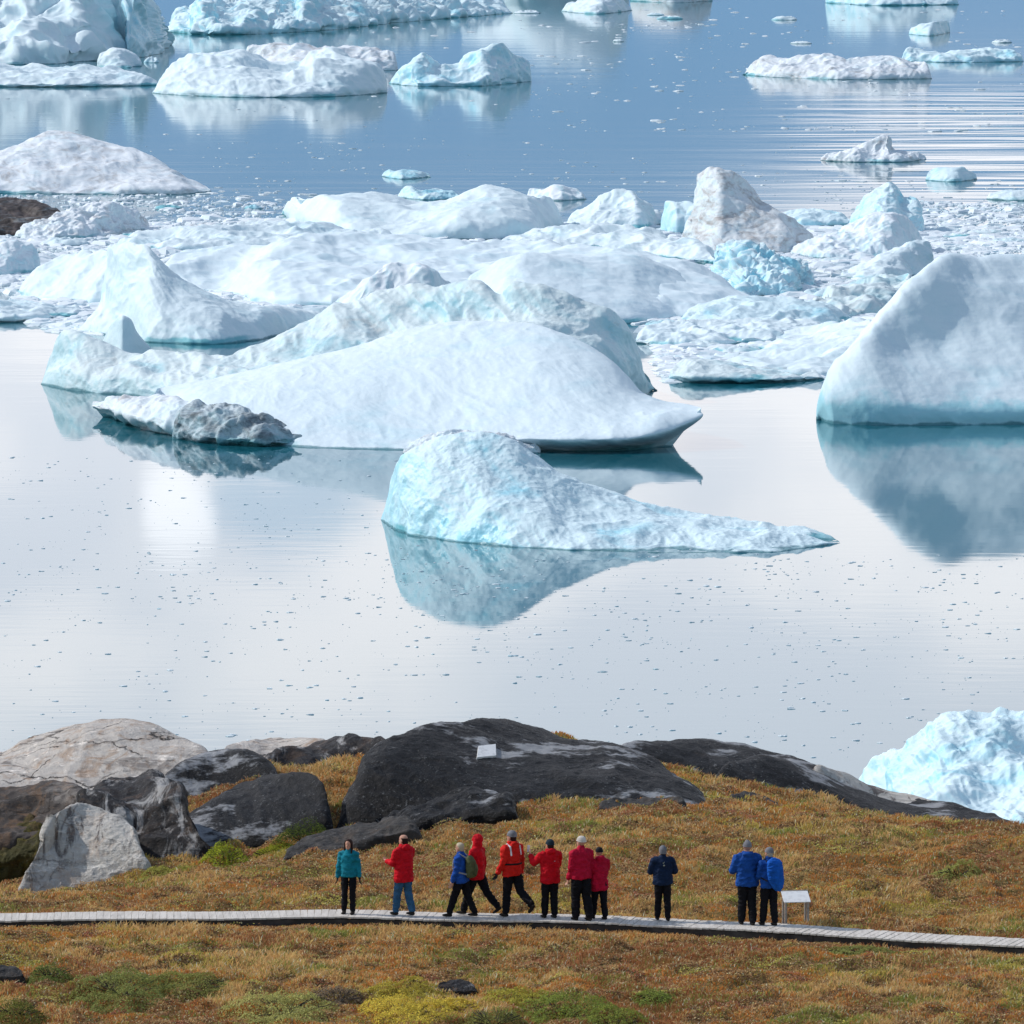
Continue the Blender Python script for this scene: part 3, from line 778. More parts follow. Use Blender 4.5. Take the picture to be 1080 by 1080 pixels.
for i, (fx, fy, hw, hh, mt, lab, g) in enumerate(FL):
    c = on_plane(fx, fy, 0.0); s = F / c[1]
    me = floe_mesh(hw / s, max(hw / s * 0.8, 0.8), hh / s * 0.75, i + 1)
    o = link('ice_floe', me, M[mt], None, tuple(c))
    o.rotation_euler = (0, 0, 0)
    if lab is None:
        wh = {'snow': 'low white floe', 'bluerough': 'low turquoise tinted floe', 'dirty': 'low grey streaked floe', 'teal': 'low grey green floe'}[mt]
        if fy < 100: wh = wh.replace('low', 'tiny'); side = 'on the blue water near the top edge'
        elif fx < 300: side = 'among the brash left of the ice sheet'
        elif fx < 760 and fy < 280: side = 'behind the wide ice sheet'
        elif fx < 940: side = 'in the brash left of the massive iceberg'
        else: side = 'in the brash at the right edge'
        lab = wh + ' ' + side
        g = 'floes: ' + lab
    tag(o, lab, 'ice floe', g)
    if g is None: o['group'] = 'small ice floes'

# ------------------------------------------------------------------ water
t = NT('water')
P = t.sep(t.pos.outputs['Position'])
far = t.rng(P[1], 380, 760)
reg = t.math('MULTIPLY', t.rng(P[0], 20, 56), t.math('MULTIPLY', t.rng(P[1], 580, 680), t.rng(P[1], 900, 740)))
fine = t.noise(0.8, 3, 0.5, vec=t.scaled(0.30, 1.0, 1.0))
b0 = t.bump(fine, 1.0, 0.0022)
gb = t.n.new('ShaderNodeBump'); gb.inputs['Distance'].default_value = 0.10
t.link(t.noise(0.11, 4, 0.55, vec=t.scaled(0.22, 1, 1)), gb.inputs['Height'])
t.link(t.rng(P[1], 300, 650, 0.03, 0.28), gb.inputs['Strength']); t.link(b0, gb.inputs['Normal'])
sw = t.n.new('ShaderNodeBump'); sw.inputs['Distance'].default_value = 0.50
t.link(t.noise(0.085, 2, 0.5, vec=t.scaled(0.16, 1, 1, (0, 0, 0.09)), dist=0.8), sw.inputs['Height']); t.link(reg, sw.inputs['Strength']); t.link(gb.outputs[0], sw.inputs['Normal'])
M['water'] = t.finish((0.008, 0.115, 0.155), t.rng(far, 0, 1, 0.03, 0.06), sw.outputs[0], 0.5, IOR=1.38)
S = 30000.0
me = np_mesh('water', np.array([(-S, -200, 0), (S, -200, 0), (S, S, 0), (-S, S, 0)], float), quads=[(0, 1, 2, 3)], smooth=False)
tag(link('water', me, M['water']), kind='structure')

#LAND
# ------------------------------------------------------------------ terrain
ZB = 11.2       # boardwalk deck height
CP = []         # control points x, y, z


def cpt(px, Y, py=None, z=None):
    p = at_depth(px, py if py is not None else 900, Y)
    CP.append((p[0], Y, z if z is not None else p[2]))


for px in (-250, 0, 270, 540, 810, 1080, 1330):
    cpt(px, 122, z=10.7); cpt(px, 134, z=10.85); cpt(px, 142, z=10.95); cpt(px, 147, z=11.0)
    cpt(px, 152, z=11.02)
for px, Y, py in [
        (-250, 157, 975), (0, 157, 952), (60, 158, 948), (110, 158.6, 936), (150, 160, 915), (150, 163, 905), (200, 163.5, 908), (250, 163.5, 906), (300, 163.5, 901), (350, 159.5, 908),
        (350, 164, 886), (420, 161.8, 884), (420, 165, 878), (480, 164.5, 868),
        (540, 164.5, 858), (620, 165, 851), (700, 165, 852), (780, 165.5, 852), (860, 165, 862), (960, 164, 868), (1080, 163, 874), (1330, 162, 885),
        (200, 168.5, 850), (262, 168.5, 838), (160, 168.5, 872), (150, 174, 822), (330, 176, 815), (60, 175, 850), (-250, 175, 1040),
        (0, 166, 935), (-60, 160, 985), (0, 175, 1000), (40, 162, 935), (100, 163, 910),
        (560, 176, 779), (600, 177, 778), (640, 177.5, 797), (700, 176, 812), (740, 172, 828), (800, 171, 834), (850, 170, 850), (880, 168, 860),
        (450, 176, 790), (380, 176, 800), (1000, 170, 872), (1080, 170, 890), (1330, 170, 900)]:
    cpt(px, Y, py)
CP = np.array(CP)


def tps(r):
    return np.where(r > 1e-6, r * r * np.log(r + 1e-9), 0)


_n = len(CP)
_A = np.zeros((_n + 3, _n + 3))
_D = np.linalg.norm(CP[:, None, :2] - CP[None, :, :2], axis=2)
_A[:_n, :_n] = tps(_D) + np.eye(_n) * 0.15
_A[:_n, _n] = 1; _A[:_n, _n + 1:] = CP[:, :2]
_A[_n:, :_n] = _A[:_n, _n:].T
_W = np.linalg.solve(_A, np.concatenate([CP[:, 2], [0, 0, 0]]))


def edgeY(x):
    px = x / 0.0235 + 540
    return hermite([-400, -60, 60, 150, 300, 500, 650, 760, 880, 1000, 1080, 1400],
                   [158, 161, 176, 178, 180, 181, 181, 177, 171.5, 168, 166.5, 165], px)


def terrain_z(x, y):
    out = np.empty(len(x))
    for s in range(0, len(x), 40000):
        xx = x[s:s + 40000]; yy = y[s:s + 40000]
        d = np.sqrt((xx[:, None] - CP[None, :, 0]) ** 2 + (yy[:, None] - CP[None, :, 1]) ** 2)
        out[s:s + 40000] = tps(d) @ _W[:_n] + _W[_n] + _W[_n + 1] * xx + _W[_n + 2] * yy
    over = np.clip(y - edgeY(x), 0, None)
    out = out - over * 1.1
    p = np.stack([x, y, x * 0], 1)
    # hummocks
    w = board_mask(x, y)
    hm = 0.16 * fbm(p / 2.4, 3, 0.5, 'n') + 0.26 * fbm(p / 0.8 + 7, 2, 0.5, 'n') + 0.035 * perlin(p / 0.28)
    out = out + hm * w
    return np.maximum(out, -3)


# boardwalk centre line (photo pixels of the middle of the deck -> plane)
BPX = np.array([-260, 0, 200, 350, 480, 600, 700, 780, 860, 960, 1080, 1300])
BPY = np.array([971, 966.5, 965, 963.5, 966, 968.5, 972, 976, 981, 987, 994.5, 1008])
_bp = on_plane(BPX, BPY, ZB)


def board_y(x): return hermite(_bp[:, 0], _bp[:, 1], x)


def board_mask(x, y):
    d = np.abs(y - board_y(x))
    t_ = np.clip((d - 0.7) / 1.5, 0, 1)
    return 0.15 + 0.85 * t_ * t_ * (3 - 2 * t_)


nx, ny = 520, 640
gx = np.linspace(-22, 22, nx)
gy = 118 + (215 - 118) * np.linspace(0, 1, ny)
GX, GY = np.meshgrid(gx, gy)
Z = terrain_z(GX.ravel(), GY.ravel())
v = np.stack([GX.ravel(), GY.ravel(), Z], 1)
idx = np.arange(nx * ny).reshape(ny, nx)
q = np.stack([idx[:-1, :-1], idx[:-1, 1:], idx[1:, 1:], idx[1:, :-1]], -1).reshape(-1, 4)
t = NT('tundra_ground')
n1 = t.noise(0.55, 6, 0.65, dist=0.6); n2 = t.noise(2.6, 5, 0.7); n3 = t.noise(14, 4, 0.7)
c = t.mix(t.rng(n1, 0.38, 0.62), (0.24, 0.13, 0.05), (0.36, 0.24, 0.09))
c = t.mix(t.rng(n2, 0.50, 0.68), c, (0.075, 0.075, 0.02))
c = t.mix(t.rng(n2, 0.46, 0.30), c, (0.07, 0.035, 0.02))
c = t.mix(t.rng(n3, 0.55, 0.75), c, (0.26, 0.17, 0.07))
M['tundra'] = t.finish(c, 0.95, t.bump(n3, 0.9, 0.06, t.bump(n2, 0.8, 0.2)), 0.1)
me = np_mesh('terrain', v, quads=q)
tag(link('terrain', me, M['tundra']), kind='structure')
# the slope behind and beside, a coarse skirt so the headland does not float
# ------------------------------------------------------------------ rocks
def rock_mat(name, base, alt, cover, lichen=0.2, crack=0.5, orange=0.0, streak=(1, 1, 1), crackscale=1.1, white=0.0):
    t = NT(name)
    n1 = t.noise(0.8, 6, 0.7, vec=t.scaled(*streak, (0, 0.5, 0)), dist=0.8)
    n2 = t.noise(4.5, 6, 0.75); n3 = t.noise(22, 4, 0.7)
    c = t.mix(t.rng(n1, 0.5 + 0.25 * (0.5 - cover), 0.62 + 0.25 * (0.5 - cover)), base, alt)
    c = t.mix(t.math('MULTIPLY', t.rng(n2, 0.56, 0.72), 0.5), c, tuple(x * 1.6 + 0.015 for x in base))
    st_ = t.noise(3.0, 6, 0.75, vec=t.scaled(0.4, 0.8, 2.2, (0, 0.45, 0)), dist=0.4)
    c = t.mix(t.rng(st_, 0.54, 0.72, 0.0, 0.65), c, tuple(x * 2.4 + 0.02 for x in base))
    if lichen:
        lm = t.rng(t.noise(1.3, 4, 0.6), 0.42, 0.62, 0.15, 1.0)
        c = t.mix(t.math('MULTIPLY', t.math('MULTIPLY', t.rng(t.noise(11, 5, 0.75), 0.57, 0.66), lichen), lm), c, (0.40, 0.41, 0.41))
        c = t.mix(t.math('MULTIPLY', t.rng(n3, 0.62, 0.74), lichen), c, (0.45, 0.46, 0.46))
    if orange: c = t.mix(t.math('MULTIPLY', t.rng(t.noise(1.7, 5, 0.7, dist=1.0), 0.48, 0.68), orange), c, (0.36, 0.20, 0.10))
    if white: c = t.mix(t.math('MULTIPLY', t.rng(t.noise(0.45, 6, 0.7, vec=t.scaled(0.7, 1, 1.6)), 0.53, 0.60), white), c, (0.50, 0.51, 0.53))
    wv = t.n.new('ShaderNodeVectorMath'); wv.operation = 'ADD'
    dn = t.noise(0.9, 6, 0.65, out='Color')
    t.link(t.scaled(0.55, 0.8, 1.9, (0, 0.55, 0.3)), wv.inputs[0]); t.link(dn, wv.inputs[1])
    ed = t.voronoi(crackscale, vec=wv.outputs[0])
    keepc = t.rng(t.noise(0.8, 5, 0.7), 0.40, 0.58)
    cr = t.rng(ed, 0.0, 0.030)
    cr = t.math('SUBTRACT', 1.0, t.math('MULTIPLY', t.math('SUBTRACT', 1.0, cr), keepc))
    lay = t.noise(1.6, 5, 0.7, vec=t.scaled(0.25, 0.6, 2.6, (0, 0.42, 0)), dist=0.6)
    c = t.mix(t.math('MULTIPLY', t.rng(lay, 0.60, 0.64), 0.55 * crack), c, (0.05, 0.04, 0.035))
    c = t.mix(t.math('MULTIPLY', t.math('SUBTRACT', 1.0, cr), crack), c, (0.03, 0.025, 0.022))
    b = t.bump(cr, 0.7 * crack, 0.06)
    b = t.bump(st_, 0.8, 0.10, b); b = t.bump(n2, 0.8, 0.12, b); b = t.bump(n3, 0.7, 0.03, b)
    return t.finish(c, 0.60 if base[0] < 0.03 else 0.8, b, 0.22)


M['whiterock'] = rock_mat('pale_gneiss', (0.58, 0.53, 0.48), (0.34, 0.30, 0.27), 0.4, 0.05, 1.0, 0.6, (0.35, 1, 2.4), 0.75)
M['slabrock'] = rock_mat('streaked_gneiss', (0.55, 0.52, 0.475), (0.15, 0.13, 0.12), 0.38, 0.0, 0.5, 0.35, (3.4, 1, 0.5), 0.9)
M['blackrock'] = rock_mat('black_lichen_rock', (0.006, 0.0055, 0.006), (0.018, 0.015, 0.014), 0.35, 0.42, 0.3, 0.0, (1, 1, 2), 0.5, 0.6)
M['mixrock'] = rock_mat('mottled_rock', (0.022, 0.02, 0.021), (0.38, 0.37, 0.36), 0.42, 0.4, 0.4, 0.15, (2.2, 1, 0.7), 0.8)
M['greyrock'] = rock_mat('grey_rock', (0.06, 0.056, 0.053), (0.035, 0.033, 0.033), 0.5, 0.35, 0.6, 0.1, (0.5, 1, 2.4), 1.0)
M['brownrock'] = rock_mat('brown_rock', (0.085, 0.072, 0.065), (0.24, 0.215, 0.195), 0.5, 0.2, 0.8, 0.4, (0.6, 1, 2.0), 1.0)
M['mossrock'] = rock_mat('mossy_rock', (0.055, 0.05, 0.015), (0.15, 0.12, 0.02), 0.5, 0.0, 0.6, 0.2, (1, 1, 1), 1.6)

KEEP = []
RA = [(0.28, 2.2, 'r'), (0.14, 0.9, 'w'), (0.05, 0.35, 'n')]
RS = [(0.18, 2.8, 'n'), (0.07, 1.3, 'f'), (0.02, 0.3, 'n')]


def rock(label, Y, rows, mat, amp=RS, back=4.0, name='rock_outcrop', cat='rock', **kw):
    d = loft(rows, Y0=Y, amp=amp, back=back, water=False, zlow=-1.2, res=kw.pop('res', 1.0), **kw)
    zb = float(np.percentile(d[0][:, 2], 5))
    return solid(name, d, M[mat], label, cat, None, None, KEEP, zb)


rock('large pale cracked rock dome with rusty stains at the far left', 172,
     [(0, [(-140, 880), (0, 868), (100, 862), (200, 850), (245, 838)]),
      (1.0, [(-140, 840), (0, 835), (100, 822), (200, 818), (243, 820)]),
      (3.0, [(-138, 815), (0, 806), (70, 782), (120, 776), (180, 788), (240, 808)]),
      (5.5, [(-136, 805), (-60, 802), (0, 799), (25, 782), (60, 768), (95, 761), (125, 758), (155, 762), (185, 774), (215, 786), (238, 799)])],
     'whiterock', back=5, res=1.2, seed=61)
rock('dark cracked shelf of rock under the large pale dome', 166.5,
     [(0, [(-90, 905), (0, 895), (60, 880), (110, 872)]), (0.8, [(-90, 870), (0, 864), (60, 858), (108, 862)]),
      (2.2, [(-88, 842), (0, 836), (30, 832), (60, 828), (90, 832), (106, 846)])],
     'brownrock', amp=RA, back=3, seed=62)
rock('mossy tumbled shore rocks below the dark shelf at the left edge', 166,
     [(0, [(-80, 925), (0, 918), (20, 912), (52, 896)]), (0.6, [(-80, 900), (0, 896), (20, 890), (50, 882)]),
      (3, [(-78, 868), (0, 862), (30, 862), (48, 868)])],
     'mossrock', amp=[(0.30, 0.9, 'w'), (0.1, 0.4, 'r')], back=2, seed=63)
rock('light streaked slab tilting down to the left, nearest the shore', 159.5,
     [(0, [(12, 950), (50, 952), (95, 944), (165, 915)]), (0.5, [(22, 920), (55, 908), (95, 902), (156, 898)]),
      (1.4, [(36, 892), (60, 876), (95, 870), (150, 886)]), (2.6, [(48, 872), (64, 854), (85, 848), (110, 856), (148, 878)])],
     'slabrock', amp=[(0.15, 1.7, 'f'), (0.05, 0.8, 'w'), (0.025, 0.25, 'r')], back=2.5, res=1.4, seed=64)
rock('mottled black and white rock step between the pale dome and the black domes', 161.6,
     [(0, [(58, 912), (120, 918), (175, 912), (228, 892)]), (0.8, [(64, 880), (120, 882), (170, 880), (216, 872)]),
      (2.0, [(70, 856), (100, 848), (140, 842), (180, 842), (206, 856)]),
      (4.5, [(76, 846), (100, 832), (130, 822), (160, 817), (182, 823), (198, 842)])],
     'mixrock', amp=RA, back=3, res=1.3, seed=65)
rock('upper of two black rock domes left of centre', 169.5,
     [(0, [(160, 866), (200, 856), (250, 848), (300, 842)]), (0.8, [(161, 845), (200, 835), (250, 828), (299, 830)]),
      (2.5, [(163, 835), (178, 815), (200, 800), (225, 793), (250, 792), (275, 799), (290, 812), (298, 826)])],
     'blackrock', back=3.5, res=1.2, seed=66)
rock('lower of two black rock domes, sloping smoothly down to the left', 165,
     [(0, [(160, 904), (220, 905), (290, 896), (352, 880)]), (0.7, [(162, 895), (220, 880), (290, 866), (353, 858)]),
      (2.6, [(165, 890), (195, 866), (240, 842), (290, 830), (352, 840)]),
      (4.0, [(168, 888), (200, 858), (240, 832), (275, 818), (300, 812), (325, 813), (342, 824), (351, 838)])],
     'blackrock', back=3, res=1.2, seed=67)
rock('grey white and dark ledge on the skyline left of the largest black outcrop', 176,
     [(0, [(262, 850), (330, 846), (380, 842), (420, 838)]), (1, [(264, 820), (330, 818), (380, 812), (420, 810)]),
      (3, [(268, 805), (290, 795), (320, 787), (350, 781), (375, 778), (396, 778), (420, 784)])],
     'mixrock', amp=RA, back=3, seed=68)
rock('thin pale rock top showing behind the ledges left of the largest black outcrop', 181,
     [(0, [(225, 830), (280, 830), (350, 820)]), (1, [(226, 800), (280, 798), (350, 795)]), (3, [(228, 790), (250, 782), (280, 778), (310, 779), (350, 785)])],
     'whiterock', back=3, seed=69)
rock('largest black outcrop in the centre with a white patch near its top', 165.5,
     [(0, [(345, 885), (400, 882), (460, 872), (560, 862), (650, 862), (720, 862), (762, 858)]),
      (0.6, [(347, 868), (400, 850), (470, 840), (560, 835), (650, 840), (720, 846), (761, 853)]),
      (3.0, [(350, 855), (390, 812), (450, 800), (540, 803), (620, 810), (700, 826), (760, 850)]),
      (7.0, [(353, 845), (375, 808), (400, 788), (425, 772), (455, 761), (485, 757), (515, 759), (545, 766), (575, 776), (605, 784), (640, 791), (675, 800), (705, 812), (735, 828), (759, 848)])],
     'blackrock', amp=[(0.24, 3.4, 'n'), (0.09, 1.5, 'f'), (0.02, 0.35, 'r')], back=4, res=1.2, seed=70)
rock('dark lower lobe at the foot of the largest black outcrop', 162.8,
     [(0, [(385, 890), (430, 884), (480, 872), (548, 862)]), (0.4, [(387, 877), (430, 866), (480, 854), (548, 852)]),
      (1.8, [(390, 874), (415, 864), (440, 853), (470, 843), (500, 838), (530, 839), (547, 848)])],
     'blackrock', amp=RA, back=2.5, res=1.2, seed=71)
rock('low grey slab in the grass left of the dark lobe, above the woman in teal', 160.5,
     [(0, [(290, 914), (330, 908), (390, 892), (445, 880)]), (0.3, [(292, 904), (330, 896), (390, 882), (445, 872)]),
      (1.4, [(296, 900), (320, 886), (350, 880), (390, 872), (430, 864), (445, 868)])],
     'greyrock', amp=[(0.12, 1.0, 'r'), (0.06, 0.4, 'w')], back=2, res=1.2, seed=72)
rock('far dark ridge with a pale rim on the skyline right of centre', 181,
     [(0, [(630, 830), (720, 832), (820, 838), (900, 850)]), (1, [(632, 800), (720, 802), (820, 812), (898, 828)]),
      (3, [(635, 790), (665, 786), (700, 784), (735, 783), (770, 786), (810, 794), (850, 804), (880, 815), (897, 824)])],
     'blackrock', amp=RS, back=3, res=1.1, seed=73)
rock('long black whaleback ridge descending to the right edge below the turquoise iceberg', 173,
     [(0, [(735, 862), (820, 870), (900, 880), (980, 884), (1085, 885)]), (0.8, [(738, 835), (820, 845), (900, 862), (980, 874), (1084, 880)]),
      (2.5, [(742, 812), (800, 812), (860, 822), (910, 842), (980, 862), (1083, 876)]),
      (4.5, [(745, 806), (775, 799), (810, 800), (850, 809), (885, 822), (915, 836), (945, 846), (985, 852), (1020, 857), (1055, 866), (1082, 873)])],
     'blackrock', amp=RS, back=3.5, res=1.2, seed=74)
rock('pale crest of smooth stone along the top of the right ridge', 176.0,
     [(0, [(860, 850), (920, 860), (1010, 870)]), (0.5, [(862, 830), (920, 848), (1010, 864)]), (2, [(852, 803), (880, 812), (910, 826), (945, 840), (980, 848), (1008, 856)])],
     'slabrock', amp=[(0.1, 1.0, 'n')], back=2, res=1.1, seed=75)
rock('low pale grey stones in the grass right of the largest black outcrop', 164.4,
     [(0, [(625, 858), (680, 860), (730, 858)]), (0.2, [(626, 852), (680, 853), (729, 853)]), (0.9, [(628, 850), (645, 844), (660, 846), (690, 845), (715, 843), (728, 850)])],
     'greyrock', amp=[(0.07, 0.6, 'r')], back=1, res=1.3, seed=76)
rock('dark flat slab sunk in the grassy slope right of centre', 167.5,
     [(0, [(770, 862), (800, 866), (832, 864)]), (0.3, [(770, 852), (800, 856), (831, 860)]), (1.4, [(767, 841), (785, 838), (805, 844), (830, 856)])],
     'greyrock', amp=[(0.08, 0.8, 'r')], back=1.5, res=1.3, seed=77)
rock('small black and white stone among yellow shrubs, bottom centre', 141.9,
     [(0, [(456, 1051), (480, 1052), (506, 1050)]), (0.05, [(457, 1046), (480, 1045), (505, 1046)]), (0.35, [(459, 1043), (468, 1037), (482, 1036), (497, 1039), (504, 1044)])],
     'mixrock', amp=[(0.04, 0.3, 'r')], back=0.5, res=2.5, seed=78, name='stone')
rock('dark stone in the heath at the bottom left edge', 143.0,
     [(0, [(-14, 1036), (8, 1037), (28, 1034)]), (0.05, [(-13, 1030), (8, 1029), (27, 1031)]), (0.35, [(-12, 1025), (0, 1021), (12, 1022), (26, 1029)])],
     'greyrock', amp=[(0.04, 0.3, 'r')], back=0.5, res=2.0, seed=79, name='stone')

# BVH of rocks for keeping grass off them and for setting things on them
vs = []; fs = []; off = 0
for v_, q_ in KEEP:
    vs.append(v_); fs.append(q_ + off); off += len(v_)
ROCKBVH = BVHTree.FromPolygons([tuple(p) for p in np.concatenate(vs).tolist()], np.concatenate(fs).tolist())

# white square on the black rock: thin weathered plate that follows the rock face
cor = []
for (a, b) in ((504, 789), (522, 787), (522.5, 799), (502.5, 801)):
    dx, dy, dz = ray(a, b)
    hit, nrm, _, dist = ROCKBVH.ray_cast(Vector((0, 0, H)), Vector((float(dx), float(dy), float(dz))).normalized())
    cor.append(hit if hit is not None else Vector(at_depth(a, b, 169.5)))
cx = sum(cor, Vector()) / 4
nn = (cor[1] - cor[0]).cross(cor[3] - cor[0]).normalized()
if nn.y > 0: nn = -nn
pv = [tuple(p + nn * 0.06 - cx) for p in cor] + [tuple(p - nn * 0.15 - cx) for p in cor]
t = NT('white_painted_stone')
c = t.mix(t.rng(t.noise(6, 5, 0.7), 0.45, 0.75), (0.74, 0.74, 0.73), (0.5, 0.5, 0.5))
M['whiteplate'] = t.finish(c, 0.7, t.bump(t.noise(12, 4), 0.4, 0.02))
me = np_mesh('white_plate', np.array(pv), quads=[(0, 1, 2, 3), (7, 6, 5, 4), (0, 4, 5, 1), (1, 5, 6, 2), (2, 6, 7, 3), (3, 7, 4, 0)], smooth=False)
tag(link('white_plate', me, M['whiteplate'], None, tuple(cx)), 'small white square plate set high on the largest black outcrop', 'marker')

# ------------------------------------------------------------------ boardwalk
t = NT('weathered_planks')
n = t.noise(1.2, 4, 0.6, vec=t.scaled(9, 0.8, 1)); n2 = t.noise(30, 3, 0.6, vec=t.scaled(1, 0.08, 1))
c = t.mix(t.rng(n, 0.35, 0.65), (0.50, 0.46, 0.41), (0.62, 0.575, 0.52))
c = t.mix(t.rng(n2, 0.55, 0.75), c, (0.33, 0.31, 0.29))
M['plank'] = t.finish(c, 0.85, t.bump(n2, 0.3, 0.01))
t = NT('dark_beam')
M['beam'] = t.finish(t.mix(t.rng(t.noise(3, 4), 0.4, 0.7), (0.035, 0.03, 0.027), (0.07, 0.06, 0.055)), 0.9)


def boxes_mesh(name, boxes):
    """each box: 8 corners array"""
    v = np.concatenate(boxes); k = len(boxes)
    f = np.array([(0, 3, 2, 1), (4, 5, 6, 7), (0, 1, 5, 4), (1, 2, 6, 5), (2, 3, 7, 6), (3, 0, 4, 7)])
    q = (f[None] + (np.arange(k) * 8)[:, None, None]).reshape(-1, 4)
    return np_mesh(name, v, quads=q, smooth=False)


def oriented_box(c, ax, ay, hx, hy, z0, z1, dz=(0, 0)):
    o = []
    for z in (z0, z1):
        for sx, sy in ((-1, -1), (1, -1), (1, 1), (-1, 1)):
            p = np.array(c[:2]) + ax * hx * sx + ay * hy * sy
            o.append((p[0], p[1], z + dz[0] * sx + dz[1] * sy))
    return np.array(o)


xs = np.arange(-17.5, 17.5, 0.150)
pl = []; bf = []; bb_ = []
BW = 0.50
for i, x in enumerate(xs):
    y = float(board_y(np.array([x]))[0]); y2 = float(board_y(np.array([x + 0.1]))[0])
    tx = np.array([0.1, y2 - y]); tx /= np.linalg.norm(tx); ty = np.array([-tx[1], tx[0]])
    jz = rng.normal(0, 0.0025); jl = rng.normal(0, 0.008)
    sag = 0.012 * math.sin(x * 1.3)
    pl.append(oriented_box((x, y + jl), tx, ty, 0.0725, BW, ZB - 0.035 + jz + sag, ZB + jz + sag, (rng.normal(0, 0.002), rng.normal(0, 0.002))))
me = boxes_mesh('boardwalk', pl)
bwk = link('boardwalk', me, M['plank']); tag(bwk, kind='structure')
bv = bwk
for s, nm in ((-1, 'side_beam'), (1, 'side_beam')):
    bx = []
    for x in np.arange(-17.5, 17.4, 1.0):
        ya = float(board_y(np.array([x]))[0]); yb = float(board_y(np.array([x + 1.0]))[0])
        tx = np.array([1.0, yb - ya]); L = np.linalg.norm(tx); tx /= L; ty = np.array([-tx[1], tx[0]])
        c0 = np.array([x + 0.5, (ya + yb) / 2]) + ty * s * (BW - 0.06)
        bx.append(oriented_box(c0, tx, ty, L / 2 - 0.002, 0.035, ZB - 0.20, ZB - 0.052))
    link(nm, boxes_mesh(nm, bx), M['beam'], bwk)
for x in np.arange(-16, 16, 2.0):
    ya = float(board_y(np.array([x]))[0])
    bx = [oriented_box((x, ya), np.array([1., 0]), np.array([0, 1.]), 0.06, BW - 0.12, ZB - 0.55, ZB - 0.062)]
    link('support', boxes_mesh('support', bx), M['beam'], bwk)

#GRASS
# ------------------------------------------------------------------ grass
def blade_field(n, x0, x1, y0, y1, hmin, hmax, wid, seed, dens=None):
    r = np.random.default_rng(seed)
    y = r.uniform(y0, y1, n); x = r.uniform(-1, 1, n) * (0.0735 * y + 0.8)
    # clump positions a little
    ci = r.integers(0, max(1, n // 14), n)
    cx_ = r.uniform(-1, 1, n)[ci]; cy_ = r.uniform(y0, y1, n)[ci]
    usec = r.random(n) < 0.6
    x = np.where(usec, cx_ * (0.0735 * cy_ + 0.8) + r.normal(0, 0.055, n), x)
    y = np.where(usec, cy_ + r.normal(0, 0.055, n), y)
    return x, y


def hum(x, y, s, o): return fbm(np.stack([x / s, y / s, x * 0 + o], 1), 3)


